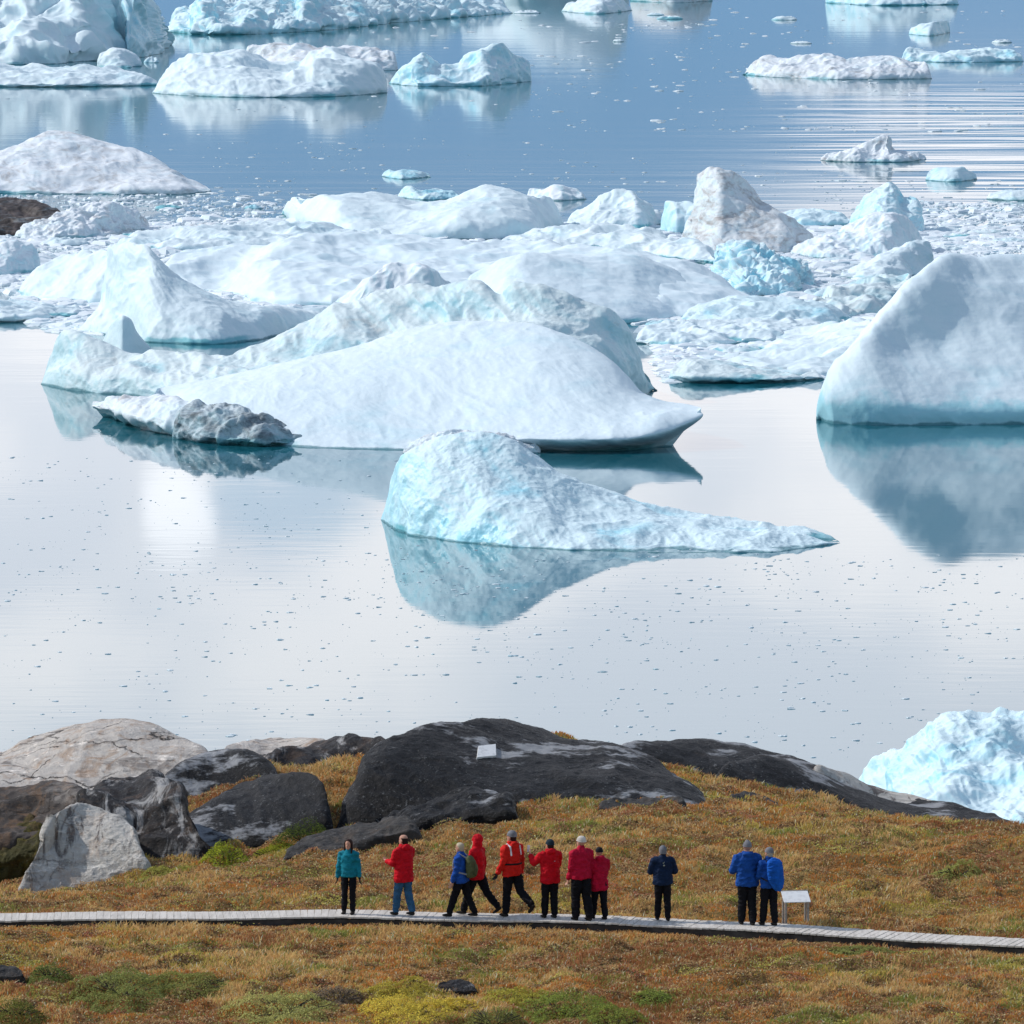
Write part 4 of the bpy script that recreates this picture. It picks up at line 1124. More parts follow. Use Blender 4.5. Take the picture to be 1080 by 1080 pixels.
def build_blades(x, y, seed, hscale=1.0):
    r = np.random.default_rng(seed)
    keep = (np.abs(y - board_y(x)) > BW + 0.04) & (y < edgeY(x) + 1.5)
    x = x[keep]; y = y[keep]
    z = terrain_z(x, y)
    ok = np.ones(len(x), bool)
    back = np.where((y > 157) | ((y < 144) & ((np.abs(x + 1.2) < 1) | (x < -9))))[0]
    up = Vector((0, 0, -1))
    for i in back:
        h = ROCKBVH.ray_cast(Vector((x[i], y[i], 30)), up)
        if h[0] is not None and h[0].z > z[i] + 0.03: ok[i] = False
    x = x[ok]; y = y[ok]; z = z[ok]; n = len(x)
    a = hum(x, y, 3.2, 1.0); b = hum(x, y, 1.1, 5.0); g = hum(x, y, 2.0, 11.0); e = hum(x, y, 5.0, 21.0)
    rv = r.random(n)
    d = np.abs(y - board_y(x))
    tall = np.clip(a * 1.6 + 0.45, 0.1, 1.2) * np.where(d < 1.6, 1.3, 1.0)
    lowheath = (b < -0.12)
    h = (0.04 + 0.125 * tall * r.random(n) ** 1.3) * hscale
    h = np.where(lowheath, h * 0.45, h)
    h = h * np.where(y > 164, 1.25, 1.0)
    w = r.uniform(0.006, 0.014, n) * np.where(lowheath, 1.7, 1.0)
    # colours
    straw = np.array([0.56, 0.35, 0.14]); orange = np.array([0.46, 0.20, 0.055]); green = np.array([0.24, 0.25, 0.06])
    rust = np.array([0.29, 0.11, 0.05]); brown = np.array([0.16, 0.10, 0.055]); yel = np.array([0.50, 0.38, 0.09]); pale = np.array([0.68, 0.56, 0.36])
    c = np.tile(orange, (n, 1))
    def m(mask, col, f=1.0):
        c[mask] = c[mask] * (1 - f) + np.asarray(col) * f
    m(a > 0.0 + 0.35 * (rv - 0.5), straw)
    m(g > 0.20 + 0.3 * (rv - 0.5), green)
    m((g > 0.08 + 0.3 * (rv - 0.5)) & (e > 0.12), yel, 0.7)
    m((e < -0.16 + 0.25 * (rv - 0.5)), rust, 0.8)
    m(lowheath & (rv < 0.65), brown)
    m(rv > 0.94, pale)
    m((rv > 0.2) & (rv < 0.28), green)
    m((d < 1.1) & (rv < 0.5), straw)
    c = np.minimum(c * r.uniform(0.95, 1.75, (n, 1)) * np.where(y < 150, 1.05, 1.0)[:, None], 0.85)
    lean = r.uniform(0, 2 * np.pi, n); ll = h * r.uniform(0.2, 1.2, n)
    wa = r.uniform(-0.6, 0.6, n)
    bx_ = np.cos(wa) * w; by_ = np.sin(wa) * w
    tipx = x + np.cos(lean) * ll + 0.15 * h; tipy = y + np.sin(lean) * ll
    midx = x + (tipx - x) * 0.35; midy = y + (tipy - y) * 0.35
    v = np.stack([
        np.stack([x - bx_, y - by_, z - 0.03], 1), np.stack([x + bx_, y + by_, z - 0.03], 1),
        np.stack([midx + bx_ * 0.8, midy + by_ * 0.8, z + h * 0.6], 1), np.stack([midx - bx_ * 0.8, midy - by_ * 0.8, z + h * 0.6], 1),
        np.stack([tipx, tipy, z + h], 1)], 1).reshape(-1, 3)
    o = np.arange(n) * 5
    q = np.stack([o, o + 1, o + 2, o + 3], 1); t_ = np.stack([o + 3, o + 2, o + 4], 1)
    return v, q, t_, np.repeat(c, 5, axis=0)


def grass_object(name, label, parts, mat):
    v = np.concatenate([p[0] for p in parts]); off = 0; qs = []; ts = []
    for p in parts:
        qs.append(p[1] + off); ts.append(p[2] + off); off += len(p[0])
    me = np_mesh(name, v, quads=np.concatenate(qs), tris=np.concatenate(ts), smooth=False)
    ca = me.color_attributes.new('tint', 'FLOAT_COLOR', 'POINT')
    c = np.concatenate([p[3] for p in parts]); c4 = np.concatenate([c, np.ones((len(c), 1))], 1)
    if len(me.vertices) == len(c4): ca.data.foreach_set('color', c4.astype(np.float32).ravel())
    o = link(name, me, mat); tag(o, label, kind='stuff'); return o


t = NT('grass_blades')
at = t.n.new('ShaderNodeAttribute'); at.attribute_name = 'tint'
m_ = t.finish(at.outputs['Color'], 0.8, None, 0.15)
tr = t.n.new('ShaderNodeBsdfTranslucent'); t.link(at.outputs['Color'], tr.inputs['Color'])
mx = t.n.new('ShaderNodeMixShader'); mx.inputs[0].default_value = 0.4
t.link(t.bs.outputs[0], mx.inputs[1]); t.link(tr.outputs[0], mx.inputs[2])
t.link(mx.outputs[0], t.n['Material Output'].inputs['Surface'])
M['grass'] = m_
def build_leaves(n, ya, yb, seed):
    r = np.random.default_rng(seed)
    y = r.uniform(ya, yb, n); x = r.uniform(-1, 1, n) * (0.0735 * y + 0.8)
    b = hum(x, y, 1.1, 5.0); c2 = hum(x, y, 0.6, 31.0)
    keep = (b + 0.5 * c2 < 0.06) & (np.abs(y - board_y(x)) > BW + 0.06) & (y < edgeY(x) + 1)
    x = x[keep]; y = y[keep]; b = b[keep]; n = len(x)
    z = terrain_z(x, y); ok = np.ones(n, bool)
    for i in np.where(y > 157)[0]:
        h = ROCKBVH.ray_cast(Vector((x[i], y[i], 30)), Vector((0, 0, -1)))
        if h[0] is not None and h[0].z > z[i] + 0.02: ok[i] = False
    x = x[ok]; y = y[ok]; z = z[ok]; n = len(x)
    g = hum(x, y, 1.6, 41.0); k = hum(x, y, 0.5, 51.0); rv = r.random(n)
    zz = z + np.clip(0.05 + 0.12 * k, 0, 0.2) * (0.5 + 0.5 * r.random(n)) + 0.01
    pal = np.array([[0.26, 0.14, 0.07], [0.42, 0.27, 0.12], [0.22, 0.21, 0.07], [0.42, 0.38, 0.09], [0.30, 0.12, 0.07], [0.52, 0.40, 0.22]])
    idx_ = np.where(g + 0.3 * (rv - 0.5) > 0.27, 3, np.where(g + 0.3 * (rv - 0.5) > 0.18, 2, np.where(g + 0.3 * (rv - 0.5) > -0.1, 0, np.where(g > -0.25, 1, 4))))
    idx_ = np.where(r.random(n) < 0.10, 5, idx_)
    col = np.minimum(pal[idx_] * r.uniform(0.75, 1.9, (n, 1)), 0.8)
    nr_ = np.stack([r.normal(0, 0.6, n), r.normal(0, 0.6, n) - 0.3, np.ones(n)], 1); nr_ /= np.linalg.norm(nr_, axis=1)[:, None]
    ref = r.normal(size=(n, 3)); a = np.cross(nr_, ref); a /= np.linalg.norm(a, axis=1)[:, None]; c = np.cross(nr_, a)
    s_ = r.uniform(0.010, 0.026, n)[:, None]; P_ = np.stack([x, y, zz], 1)
    v = np.stack([P_ - a * s_, P_ - c * s_ * 0.6, P_ + a * s_, P_ + c * s_ * 0.6], 1).reshape(-1, 3)
    o = np.arange(n) * 4
    return v, np.stack([o, o + 1, o + 2, o + 3], 1), np.zeros((0, 3), int), np.repeat(col, 4, 0)


x1, y1 = blade_field(260000, 0, 0, 134.5, 151, 0, 0, 0, 11)
x2, y2 = blade_field(330000, 0, 0, 150, 181, 0, 0, 0, 12)
grass_object('grass', 'dry autumn tundra grass and heath in orange, straw and green', [build_blades(x1, y1, 21), build_blades(x2, y2, 22), build_leaves(280000, 135.5, 150, 23), build_leaves(380000, 150, 172, 24)], M['grass'])


# ------------------------------------------------------------------ low shrubs
def shrub(label, px, py, wpx, hpx, col1, col2, seed, dep=1.0, group='low heath shrubs'):
    """a low spreading mound: woody stems plus thousands of small leaves"""
    r = np.random.default_rng(seed)
    # ground point under the pixel
    dx, dy, dz = ray(px, py)
    Ys = np.linspace(132, 182, 800)
    pts = at_depth(np.full(800, px), np.full(800, py), Ys)
    tz = terrain_z(pts[:, 0], Ys)
    k = np.argmax(pts[:, 2] <= tz); X, Y = pts[k, 0], Ys[k]
    s = F / Y; W = wpx / 2 / s; D = W * dep; Hh = hpx / s * 1.15 + 0.03
    zc = float(terrain_z(np.array([X]), np.array([Y]))[0])
    n = int(min(16000, 4500 * W * D + 1500))
    rr = np.sqrt(r.random(n)); an = r.uniform(0, 2 * np.pi, n)
    edge = 1 + 0.55 * fbm(np.stack([np.cos(an) * 2.2, np.sin(an) * 1.5, 0 * an + seed], 1), 3)
    lx = np.cos(an) * rr * W * edge; ly = np.sin(an) * rr * D * edge
    lump = 0.75 + 0.7 * fbm(np.stack([lx / 0.22, ly / 0.22, 0 * lx + seed], 1), 3)
    topz = Hh * np.clip(1 - rr ** 2.4, 0, 1) * lump
    lz = topz * r.uniform(0.55, 1.05, n) + 0.02 + terrain_z(X + lx, Y + ly) - zc
    size = r.uniform(0.012, 0.028, n)
    nrm = np.stack([r.normal(0, 0.6, n) + lx / W * 0.5, r.normal(0, 0.6, n) + ly / D * 0.5, np.ones(n)], 1)
    nrm /= np.linalg.norm(nrm, axis=1)[:, None]
    ref = np.stack([r.normal(size=n), r.normal(size=n), r.normal(size=n)], 1)
    a = np.cross(nrm, ref); a /= np.linalg.norm(a, axis=1)[:, None]; b = np.cross(nrm, a)
    c = np.stack([lx, ly, lz], 1)
    v = np.stack([c - a * size[:, None], c - b * size[:, None] * 0.55, c + a * size[:, None], c + b * size[:, None] * 0.55], 1).reshape(-1, 3)
    o_ = np.arange(n) * 4
    f = r.random((n, 1)) * 0.7 + 0.3 * np.clip(lump - 0.4, 0, 1)[:, None]
    colr = 1.7 * (np.array(col1) * (1 - f) + np.array(col2) * f) * r.uniform(0.7, 1.2, (n, 1))
    root = empty('low_shrub', (X, Y, zc))
    tag(root, label, 'shrub', group)
    me = np_mesh('foliage', v, quads=np.stack([o_, o_ + 1, o_ + 2, o_ + 3], 1), smooth=False)
    ca = me.color_attributes.new('tint', 'FLOAT_COLOR', 'POINT')
    c4 = np.concatenate([np.repeat(colr, 4, 0), np.ones((n * 4, 1))], 1)
    ca.data.foreach_set('color', c4.astype(np.float32).ravel())
    link('foliage', me, M['grass'], root)
    sb = []
    for k in range(26):
        an_ = r.uniform(0, 6.28); L = r.uniform(0.3, 0.8)
        p0 = np.array([0, 0, -0.03]) + np.array([math.cos(an_) * W * 0.1, math.sin(an_) * D * 0.1, 0]); p1 = np.array([math.cos(an_) * W * L, math.sin(an_) * D * L, Hh * (1 - L * L) * 0.7])
        dd = p1 - p0; sd = np.cross(dd, [0, 0, 1.0]); sd = sd / np.linalg.norm(sd) * 0.008; up = np.array([0, 0, 0.008])
        sb.append(np.array([p0 - sd - up, p0 + sd - up, p1 + sd * .4 - up, p1 - sd * .4 - up, p0 - sd + up, p0 + sd + up, p1 + sd * .4 + up, p1 - sd * .4 + up]))
    link('stems', boxes_mesh('stems', sb), M['beam'], root)
    return root


G1, G2 = (0.10, 0.115, 0.035), (0.24, 0.25, 0.07)
Yl1, Yl2 = (0.28, 0.23, 0.04), (0.62, 0.48, 0.07)
LG1, LG2 = (0.18, 0.18, 0.06), (0.42, 0.40, 0.13)
shrub('rounded dark green shrub against the lower black dome', 322, 888, 74, 20, (0.03, 0.05, 0.012), (0.10, 0.13, 0.02), 101, 0.7)
shrub('bright lime green moss cushion left of the rounded dark green shrub', 238, 908, 62, 15, (0.15, 0.19, 0.02), (0.34, 0.36, 0.03), 102, 0.7)
shrub('flat lime green moss patch between the lime cushion and the grey slab', 290, 903, 60, 8, (0.15, 0.18, 0.02), (0.30, 0.30, 0.03), 103, 0.7)
shrub('wide green juniper like mat in the lower left foreground', 128, 1048, 120, 17, G1, G2, 104, 1.6)
shrub('smaller dark green mat left of the wide green mat', 55, 1030, 60, 12, G1, (0.12, 0.15, 0.03), 105, 1.4)
shrub('long yellow green cushion at the bottom edge, left of centre', 300, 1066, 120, 15, LG1, LG2, 106, 1.6)
shrub('golden yellow shrub at the bottom edge, largest of the yellow ones', 430, 1076, 110, 18, Yl1, Yl2, 107, 1.5)
shrub('yellow strip of shrub above the largest golden one', 425, 1052, 90, 9, Yl1, (0.36, 0.30, 0.05), 108, 0.9)
shrub('grey brown twiggy mound beside the yellow shrubs', 355, 1056, 66, 11, (0.10, 0.075, 0.05), (0.20, 0.15, 0.10), 109, 1.2)
shrub('yellow green shrub just right of the small black and white stone', 545, 1058, 80, 10, Yl1, (0.30, 0.29, 0.05), 110, 1.0)
shrub('olive green shrub at the bottom edge, right of the golden yellow one', 520, 1080, 84, 16, (0.10, 0.10, 0.03), (0.19, 0.19, 0.05), 111, 1.4)
shrub('bright green bush clump low in the centre right foreground', 600, 1070, 100, 16, G1, (0.22, 0.27, 0.04), 112, 1.5)
shrub('small vivid green mound alone right of centre near the bottom', 693, 1056, 52, 11, G1, (0.20, 0.25, 0.04), 113, 1.3)
shrub('green clump cut by the bottom edge below the vivid green mound', 650, 1082, 80, 12, G1, (0.24, 0.27, 0.04), 114, 1.3)
shrub('dull olive mound at the bottom left corner', 20, 1070, 70, 14, (0.07, 0.075, 0.02), (0.15, 0.15, 0.03), 115, 1.4)

shrub('low olive moss strip in the middle of the lower left heath', 200, 1040, 110, 7, (0.13, 0.13, 0.04), (0.26, 0.26, 0.07), 116, 1.0)
shrub('yellow green moss patch at the foot of the pale streaked slab', 175, 925, 70, 6, (0.17, 0.17, 0.04), (0.34, 0.31, 0.07), 117, 0.9)
shrub('flat green patch in the grass below the boardwalk near the sign', 905, 1006, 90, 6, (0.13, 0.14, 0.04), (0.27, 0.27, 0.08), 118, 0.6)
shrub('golden strip of low shrub left of the bright green bush clump', 480, 1064, 70, 8, (0.28, 0.23, 0.04), (0.60, 0.46, 0.07), 119, 0.9)
shrub('pale green mound far right on the slope behind the boardwalk', 1010, 925, 60, 8, (0.16, 0.17, 0.05), (0.32, 0.32, 0.09), 120, 0.8)

#PEOPLE
# ------------------------------------------------------------------ people
def fabric(name, col, var=0.25, rough=0.75, fold=0.5):
    t = NT(name)
    tc = t.n.new('ShaderNodeTexCoord')
    n = t.noise(7, 4, 0.6, vec=tc.outputs['Object']); n2 = t.noise(40, 2, vec=tc.outputs['Object'])
    c = t.mix(t.rng(n, 0.35, 0.7), tuple(x * (1 - var) for x in col), tuple(min(1, x * (1 + var * 0.5)) for x in col))
    return t.finish(c, rough, t.bump(n2, 0.2, 0.004, t.bump(n, fold, 0.03)), 0.12)


FM = {}
def fab(key, col, **k):
    if key not in FM: FM[key] = fabric(key, col, **k)
    return FM[key]


RED = lambda: fab('red_shell', (0.56, 0.006, 0.016)); CRIM = lambda: fab('crimson_shell', (0.46, 0.006, 0.035))
ORNG = lambda: fab('orange_red_shell', (0.62, 0.017, 0.012)); BLUE = lambda: fab('royal_blue_shell', (0.012, 0.07, 0.33))
BLUE2 = lambda: fab('bright_blue_shell', (0.01, 0.07, 0.31)); NAVY = lambda: fab('navy_shell', (0.008, 0.02, 0.055))
TEAL = lambda: fab('teal_fleece', (0.008, 0.20, 0.27)); BLK = lambda: fab('black_trousers', (0.006, 0.006, 0.009))
JEAN = lambda: fab('blue_denim', (0.03, 0.10, 0.20)); SHOE = lambda: fab('dark_boot', (0.02, 0.016, 0.014))
SKIN = lambda: fab('skin', (0.52, 0.28, 0.20), var=0.08, rough=0.5, fold=0.1)
HAIR = lambda: fab('dark_hair', (0.03, 0.015, 0.012)); HAIRG = lambda: fab('grey_brown_hair', (0.16, 0.11, 0.08))
BLOND = lambda: fab('blond_hair', (0.50, 0.42, 0.30)); WHT = lambda: fab('white_trim', (0.75, 0.76, 0.78))
CREAM = lambda: fab('cream_knit', (0.60, 0.55, 0.50)); GREYK = lambda: fab('grey_knit', (0.20, 0.20, 0.22)); BKNIT = lambda: fab('black_knit', (0.012, 0.012, 0.016))
OLIVE = lambda: fab('olive_pack', (0.09, 0.10, 0.045)); GREYS = lambda: fab('grey_strap', (0.28, 0.29, 0.33))


class Shape:
    def __init__(s): s.v = []; s.f = []

    def tube(s, pts, rad, n=14, side=None):
        """tapered closed tube; rad entries r or (r_side, r_depth)"""
        pts = [np.array(p, float) for p in pts]
        rad = [(r, r) if isinstance(r, (int, float)) else r for r in rad]
        # round the ends
        d0 = pts[0] - pts[1]; d0 /= np.linalg.norm(d0); d1 = pts[-1] - pts[-2]; d1 /= np.linalg.norm(d1)
        P = [pts[0] + d0 * rad[0][1] * 0.7] + pts + [pts[-1] + d1 * rad[-1][1] * 0.7]
        Q = [(rad[0][0] * .45, rad[0][1] * .45)] + rad + [(rad[-1][0] * .45, rad[-1][1] * .45)]
        base = len(s.v)
        for i, (p, r) in enumerate(zip(P, Q)):
            a = P[max(i - 1, 0)]; b = P[min(i + 1, len(P) - 1)]
            tg = b - a; tg /= np.linalg.norm(tg)
            sx = np.array(side if side is not None else (1, 0, 0), float)
            sx = sx - tg * sx.dot(tg)
            if np.linalg.norm(sx) < 0.1: sx = np.array([0, 0, 1.0]) - tg * tg[2]
            sx /= np.linalg.norm(sx); sy = np.cross(tg, sx)
            for k in range(n):
                an = 2 * math.pi * k / n
                s.v.append(p + sx * math.cos(an) * r[0] + sy * math.sin(an) * r[1])
        m = len(P)
        for i in range(m - 1):
            for k in range(n):
                a = base + i * n + k; b = base + i * n + (k + 1) % n
                s.f.append((a, b, b + n, a + n))
        s.f.append(tuple(base + k for k in range(n))[::-1]); s.f.append(tuple(base + (m - 1) * n + k for k in range(n)))
        return s

    def ball(s, c, r, n=14):
        c = np.array(c, float); r = (r, r, r) if isinstance(r, (int, float)) else r
        base = len(s.v); m = n // 2
        for i in range(m + 1):
            th = math.pi * (i + 0.02) / (m + 0.04)
            for k in range(n):
                an = 2 * math.pi * k / n
                s.v.append(c + np.array([math.sin(th) * math.cos(an) * r[0], math.sin(th) * math.sin(an) * r[1], math.cos(th) * r[2]]))
        for i in range(m):
            for k in range(n):
                a = base + i * n + k; b = base + i * n + (k + 1) % n
                s.f.append((a, a + n, b + n, b))
        s.f.append(tuple(base + k for k in range(n))); s.f.append(tuple(base + m * n + k for k in range(n))[::-1])
        return s

    def stack(s, rings, n=20):
        """closed body of horizontal ellipses (z, cx, cy, rx, ry)"""
        base = len(s.v)
        for (z, cx, cy, rx, ry) in rings:
            for k in range(n):
                an = 2 * math.pi * k / n
                s.v.append(np.array([cx + math.cos(an) * rx, cy + math.sin(an) * ry, z]))
        m = len(rings)
        for i in range(m - 1):
            for k in range(n):
                a = base + i * n + k; b = base + i * n + (k + 1) % n
                s.f.append((a, b, b + n, a + n))
        s.f.append(tuple(base + k for k in range(n))[::-1]); s.f.append(tuple(base + (m - 1) * n + k for k in range(n)))
        return s

    def xf(s, fn): s.v = [fn(p) for p in s.v]; return s


def remesh(shape, vox, smooth=4, wrinkle=0.0, seed=0, lam=0.12):
    me = bpy.data.meshes.new('tmp'); me.from_pydata([tuple(p) for p in shape.v], [], shape.f); me.update()
    o = bpy.data.objects.new('tmp', me); COL.objects.link(o)
    m = o.modifiers.new('r', 'REMESH'); m.mode = 'VOXEL'; m.voxel_size = vox; m.use_smooth_shade = True
    if smooth:
        k = o.modifiers.new('s', 'SMOOTH'); k.factor = 0.5; k.iterations = smooth
    dg = bpy.context.evaluated_depsgraph_get()
    nm = bpy.data.meshes.new_from_object(o.evaluated_get(dg))
    bpy.data.objects.remove(o); bpy.data.meshes.remove(me)
    if wrinkle:
        n = len(nm.vertices); co = np.empty(n * 3, np.float32); nr = np.empty(n * 3, np.float32)
        nm.vertices.foreach_get('co', co); nm.vertices.foreach_get('normal', nr)
        co = co.reshape(-1, 3).astype(float); nr = nr.reshape(-1, 3)
        p = co.copy(); p[:, 2] *= 1.7
        co += nr * (wrinkle * fbm(p / lam + seed, 3, 0.5, 'r'))[:, None]
        nm.vertices.foreach_set('co', co.astype(np.float32).ravel()); nm.update()
    nm.polygons.foreach_set('use_smooth', np.ones(len(nm.polygons), bool))
    return nm


def rotx(v, a):  # forward swing: positive moves a hanging limb forward (+y)
    c, s_ = math.cos(a), math.sin(a)
    x, y, z = v
    return np.array([x, y * c - z * s_, y * s_ + z * c])


def hand_shapes(sh, wrist, direc, sidev, curl=0.5, scale=1.0):
    """palm, four unequal bent fingers and a thumb; direc points along the hand"""
    d = np.array(direc, float); d /= np.linalg.norm(d)
    sv = np.array(sidev, float); sv -= d * sv.dot(d); sv /= np.linalg.norm(sv)
    nv = np.cross(d, sv)
    w = np.array(wrist, float)
    sh.tube([w, w + d * 0.05 * scale, w + d * 0.085 * scale], [(0.026 * scale, 0.018 * scale), (0.038 * scale, 0.017 * scale), (0.036 * scale, 0.014 * scale)], 12, sv)
    for k, (off, L) in enumerate(((-0.028, 0.075), (-0.0095, 0.085), (0.0095, 0.08), (0.028, 0.062))):
        b = w + d * 0.082 * scale + sv * off * scale
        p = [b - d * 0.02, b]
        ang = 0.0; cur = b
        for seg in (0.45, 0.32, 0.23):
            ang += curl * 0.75
            dd = d * math.cos(ang) + nv * math.sin(ang)
            cur = cur + dd * L * seg * scale; p.append(cur)
        sh.tube(p, [0.0085 * scale] * 3 + [0.0078 * scale, 0.0068 * scale], 8, sv)
    b = w + d * 0.025 * scale - sv * 0.026 * scale
    sh.tube([b, b + (d * 0.6 - sv * 0.55 + nv * 0.2) * 0.04 * scale, b + (d * 1.0 - sv * 0.55 + nv * 0.45) * 0.065 * scale], [0.012 * scale, 0.0095 * scale, 0.0075 * scale], 8, nv)


def person(px, py, heading, hgt, label, jacket, trousers, hat=None, hair=None, legs=((0.0, 0.0), (0.0, 0.0)),
           arms=((0.1, 0.2, 0.12), (0.1, 0.2, 0.12)), jlen=0.0, hood='down', head_turn=0.0, head_tilt=0.0, shoe=None, glove=None,
           bulk=1.0, lean=0.0, seed=0, legw=1.0, extras=()):
    legw = legw * 1.12
    """heading: 0 faces away from the camera, 90 left, 180 towards it. legs: (swing, knee) left, right. arms: (swing, elbow, abduction)"""
    S = hgt / 1.78
    hipz = 0.90 * S
    SH = {}
    LT, LS = 0.43 * S, 0.42 * S
    # --- legs
    foot = []; trs = Shape(); shoes = []; under = Shape()
    ankles = []
    for sd, (sw, kn) in zip((-1, 1), legs):
        hip = np.array([sd * 0.095 * S, 0, hipz])
        knee = hip + rotx((sd * 0.0 * S, 0, -LT), sw)
        ank = knee + rotx((sd * 0.01, 0, -LS), sw - kn)
        ankles.append((hip, knee, ank, sw - kn, sd))
    low = min(a[2][2] - 0.065 * S - 0.10 * abs(math.sin(a[3])) * 0.6 for a in ankles)
    dz = -low
    for (hip, knee, ank, aa, sd) in ankles:
        for p in (hip, knee, ank): p[2] += dz
        j = legw * S
        trs.tube([hip + [0, 0, 0.03], hip * 0.5 + knee * 0.5, knee, knee * 0.45 + ank * 0.55, ank + (knee - ank) * 0.02],
                 [(0.084 * j, 0.096 * j), (0.088 * j, 0.096 * j), (0.072 * j, 0.074 * j), (0.070 * j, 0.072 * j), (0.062 * j, 0.064 * j)], 16)
        under.tube([hip, knee, ank, ank + rotx((0, 0, -0.03), aa)], [0.075 * S, 0.05 * S, 0.038 * S, 0.036 * S], 12)
        # foot follows the shank, flattened towards the ground
        pitch = max(-0.9, min(0.2, aa * 0.85)) if ank[2] > 0.11 * S else 0
        fw = rotx((0, 1, 0), pitch); dn = rotx((0, 0, -1), pitch)
        fh = Shape()
        heel = ank + dn * 0.055 * S - fw * 0.045 * S; toe = ank + dn * 0.062 * S + fw * 0.165 * S
        ball = ank + dn * 0.060 * S + fw * 0.10 * S
        fh.tube([ank + np.array([0, 0, 0.07]) * S, ank, ank + dn * 0.035 * S], [0.052 * S, 0.05 * S, 0.05 * S], 12)
        fh.tube([heel, ank + dn * 0.052 * S + fw * 0.02, ball, toe], [(0.040 * S, 0.034 * S), (0.042 * S, 0.042 * S), (0.048 * S, 0.034 * S), (0.038 * S, 0.022 * S)], 12)
        zmin = min(p[2] for p in fh.v)
        shoes.append(fh)
    zmin = min(min(p[2] for p in f.v) for f in shoes)
    for f in shoes:
        f.v = [p - np.array([0, 0, zmin]) for p in f.v]
    shiftz = np.array([0, 0, -zmin])
    trs.v = [p + shiftz for p in trs.v]; under.v = [p + shiftz for p in under.v]
    dz -= zmin
    hz = hipz + dz
    trs.stack([(hz - 0.06 * S, 0, 0, 0.15 * S, 0.105 * S), (hz, 0, 0, 0.155 * S, 0.108 * S), (hz + 0.06 * S, 0, 0, 0.145 * S, 0.10 * S), (hz + 0.10 * S, 0, 0, 0.12 * S, 0.085 * S)])
    B = bulk * S
    # --- torso frame with lean
    def T(p):
        p = np.array(p, float); q_ = p - [0, 0, hz]
        q_ = rotx(q_, -lean)
        return q_ + [0, 0, hz]
    shz = hz + 0.52 * S      # shoulder line
    jk = Shape()
    bot = hz - 0.02 * S - jlen * S
    rings = [(bot, 0, 0.0, 0.205 * B, 0.150 * B), (bot + 0.05 * S, 0, 0.0, 0.212 * B, 0.155 * B), (hz + 0.08 * S, 0, 0.0, 0.205 * B, 0.15 * B), (hz + 0.2 * S, 0, 0.0, 0.195 * B, 0.142 * B),
             (hz + 0.36 * S, 0, 0.005, 0.212 * B, 0.145 * B), (hz + 0.47 * S, 0, 0.0, 0.205 * B, 0.130 * B),
             (shz + 0.005, 0, -0.005, 0.150 * B, 0.10 * B), (shz + 0.05 * S, 0, -0.005, 0.085 * B, 0.078 * B), (shz + 0.075 * S, 0, 0, 0.072 * S, 0.072 * S)]
    tor = Shape().stack(rings, 24).xf(T)
    jk.v += tor.v; jk.f += tor.f
    under.stack([(hz - 0.05, 0, 0, 0.13 * S, 0.09 * S), (hz + 0.15 * S, 0, 0, 0.125 * S, 0.085 * S), (hz + 0.4 * S, 0, 0, 0.15 * S, 0.09 * S), (shz, 0, 0, 0.12 * S, 0.065 * S), (shz + 0.04 * S, 0, 0, 0.06 * S, 0.055 * S)])
    ub = Shape(); ub.v = under.v; ub.f = under.f
    # --- arms
    hands = []
    for sd, ar in zip((-1, 1), arms):
        sw, el, ab = ar[:3]; inn = ar[3] if len(ar) > 3 else 0.0
        sh_ = T((sd * 0.185 * B, 0, shz - 0.045 * S))
        up = np.array([sd * math.sin(ab) * 0.29 * S, 0, -math.cos(ab) * 0.29 * S]); up = rotx(up, sw)
        elb = sh_ + up
        fo = np.array([sd * math.sin(ab * 0.5) * 0.25 * S, 0, -0.25 * S]); fo = rotx(fo, sw + el)
        if inn:
            c_, s_ = math.cos(sd * inn), math.sin(sd * inn)
            fo = np.array([fo[0] * c_ - fo[1] * s_, fo[0] * s_ + fo[1] * c_, fo[2]])
        wr = elb + fo
        a_ = Shape().tube([T((sd * 0.11 * B, 0, shz - 0.02 * S)), sh_, sh_ * 0.5 + elb * 0.5, elb, elb * 0.5 + wr * 0.5, wr],
                          [0.075 * B, 0.084 * B, 0.071 * B, 0.064 * B, 0.058 * B, 0.048 * B], 14)
        n0 = len(jk.v); jk.v += a_.v; jk.f += [tuple(i + n0 for i in f) for f in a_.f]
        ub.tube([sh_ - [sd * 0.05, 0, 0], sh_, elb, wr, wr + fo / np.linalg.norm(fo) * 0.02], [0.05 * S, 0.05 * S, 0.038 * S, 0.028 * S, 0.026 * S], 12)
        hands.append((wr, fo / np.linalg.norm(fo), sd))
    # --- head
    hc = T((0, 0.012 * S, shz + 0.19 * S)); HR = 0.108 * S
    def Hd(p):
        p = np.array(p, float) * S
        p = rotx(p, head_tilt)
        c_, s_ = math.cos(head_turn), math.sin(head_turn)
        return np.array([p[0] * c_ - p[1] * s_, p[0] * s_ + p[1] * c_, p[2]]) + hc
    hd = Shape()
    hd.stack([(-0.118, 0, 0.055, 0.022, 0.022), (-0.105, 0, 0.045, 0.045, 0.045), (-0.07, 0, 0.020, 0.062, 0.074), (-0.03, 0, 0.004, 0.071, 0.090), (0.015, 0, -0.002, 0.077, 0.097),
              (0.055, 0, -0.005, 0.075, 0.095), (0.09, 0, -0.006, 0.059, 0.075), (0.112, 0, -0.006, 0.028, 0.04)], 20)
    hd.tube([(0, 0.088, 0.005), (0, 0.102, -0.022), (0, 0.106, -0.034)], [0.010, 0.013, 0.015], 8)          # nose
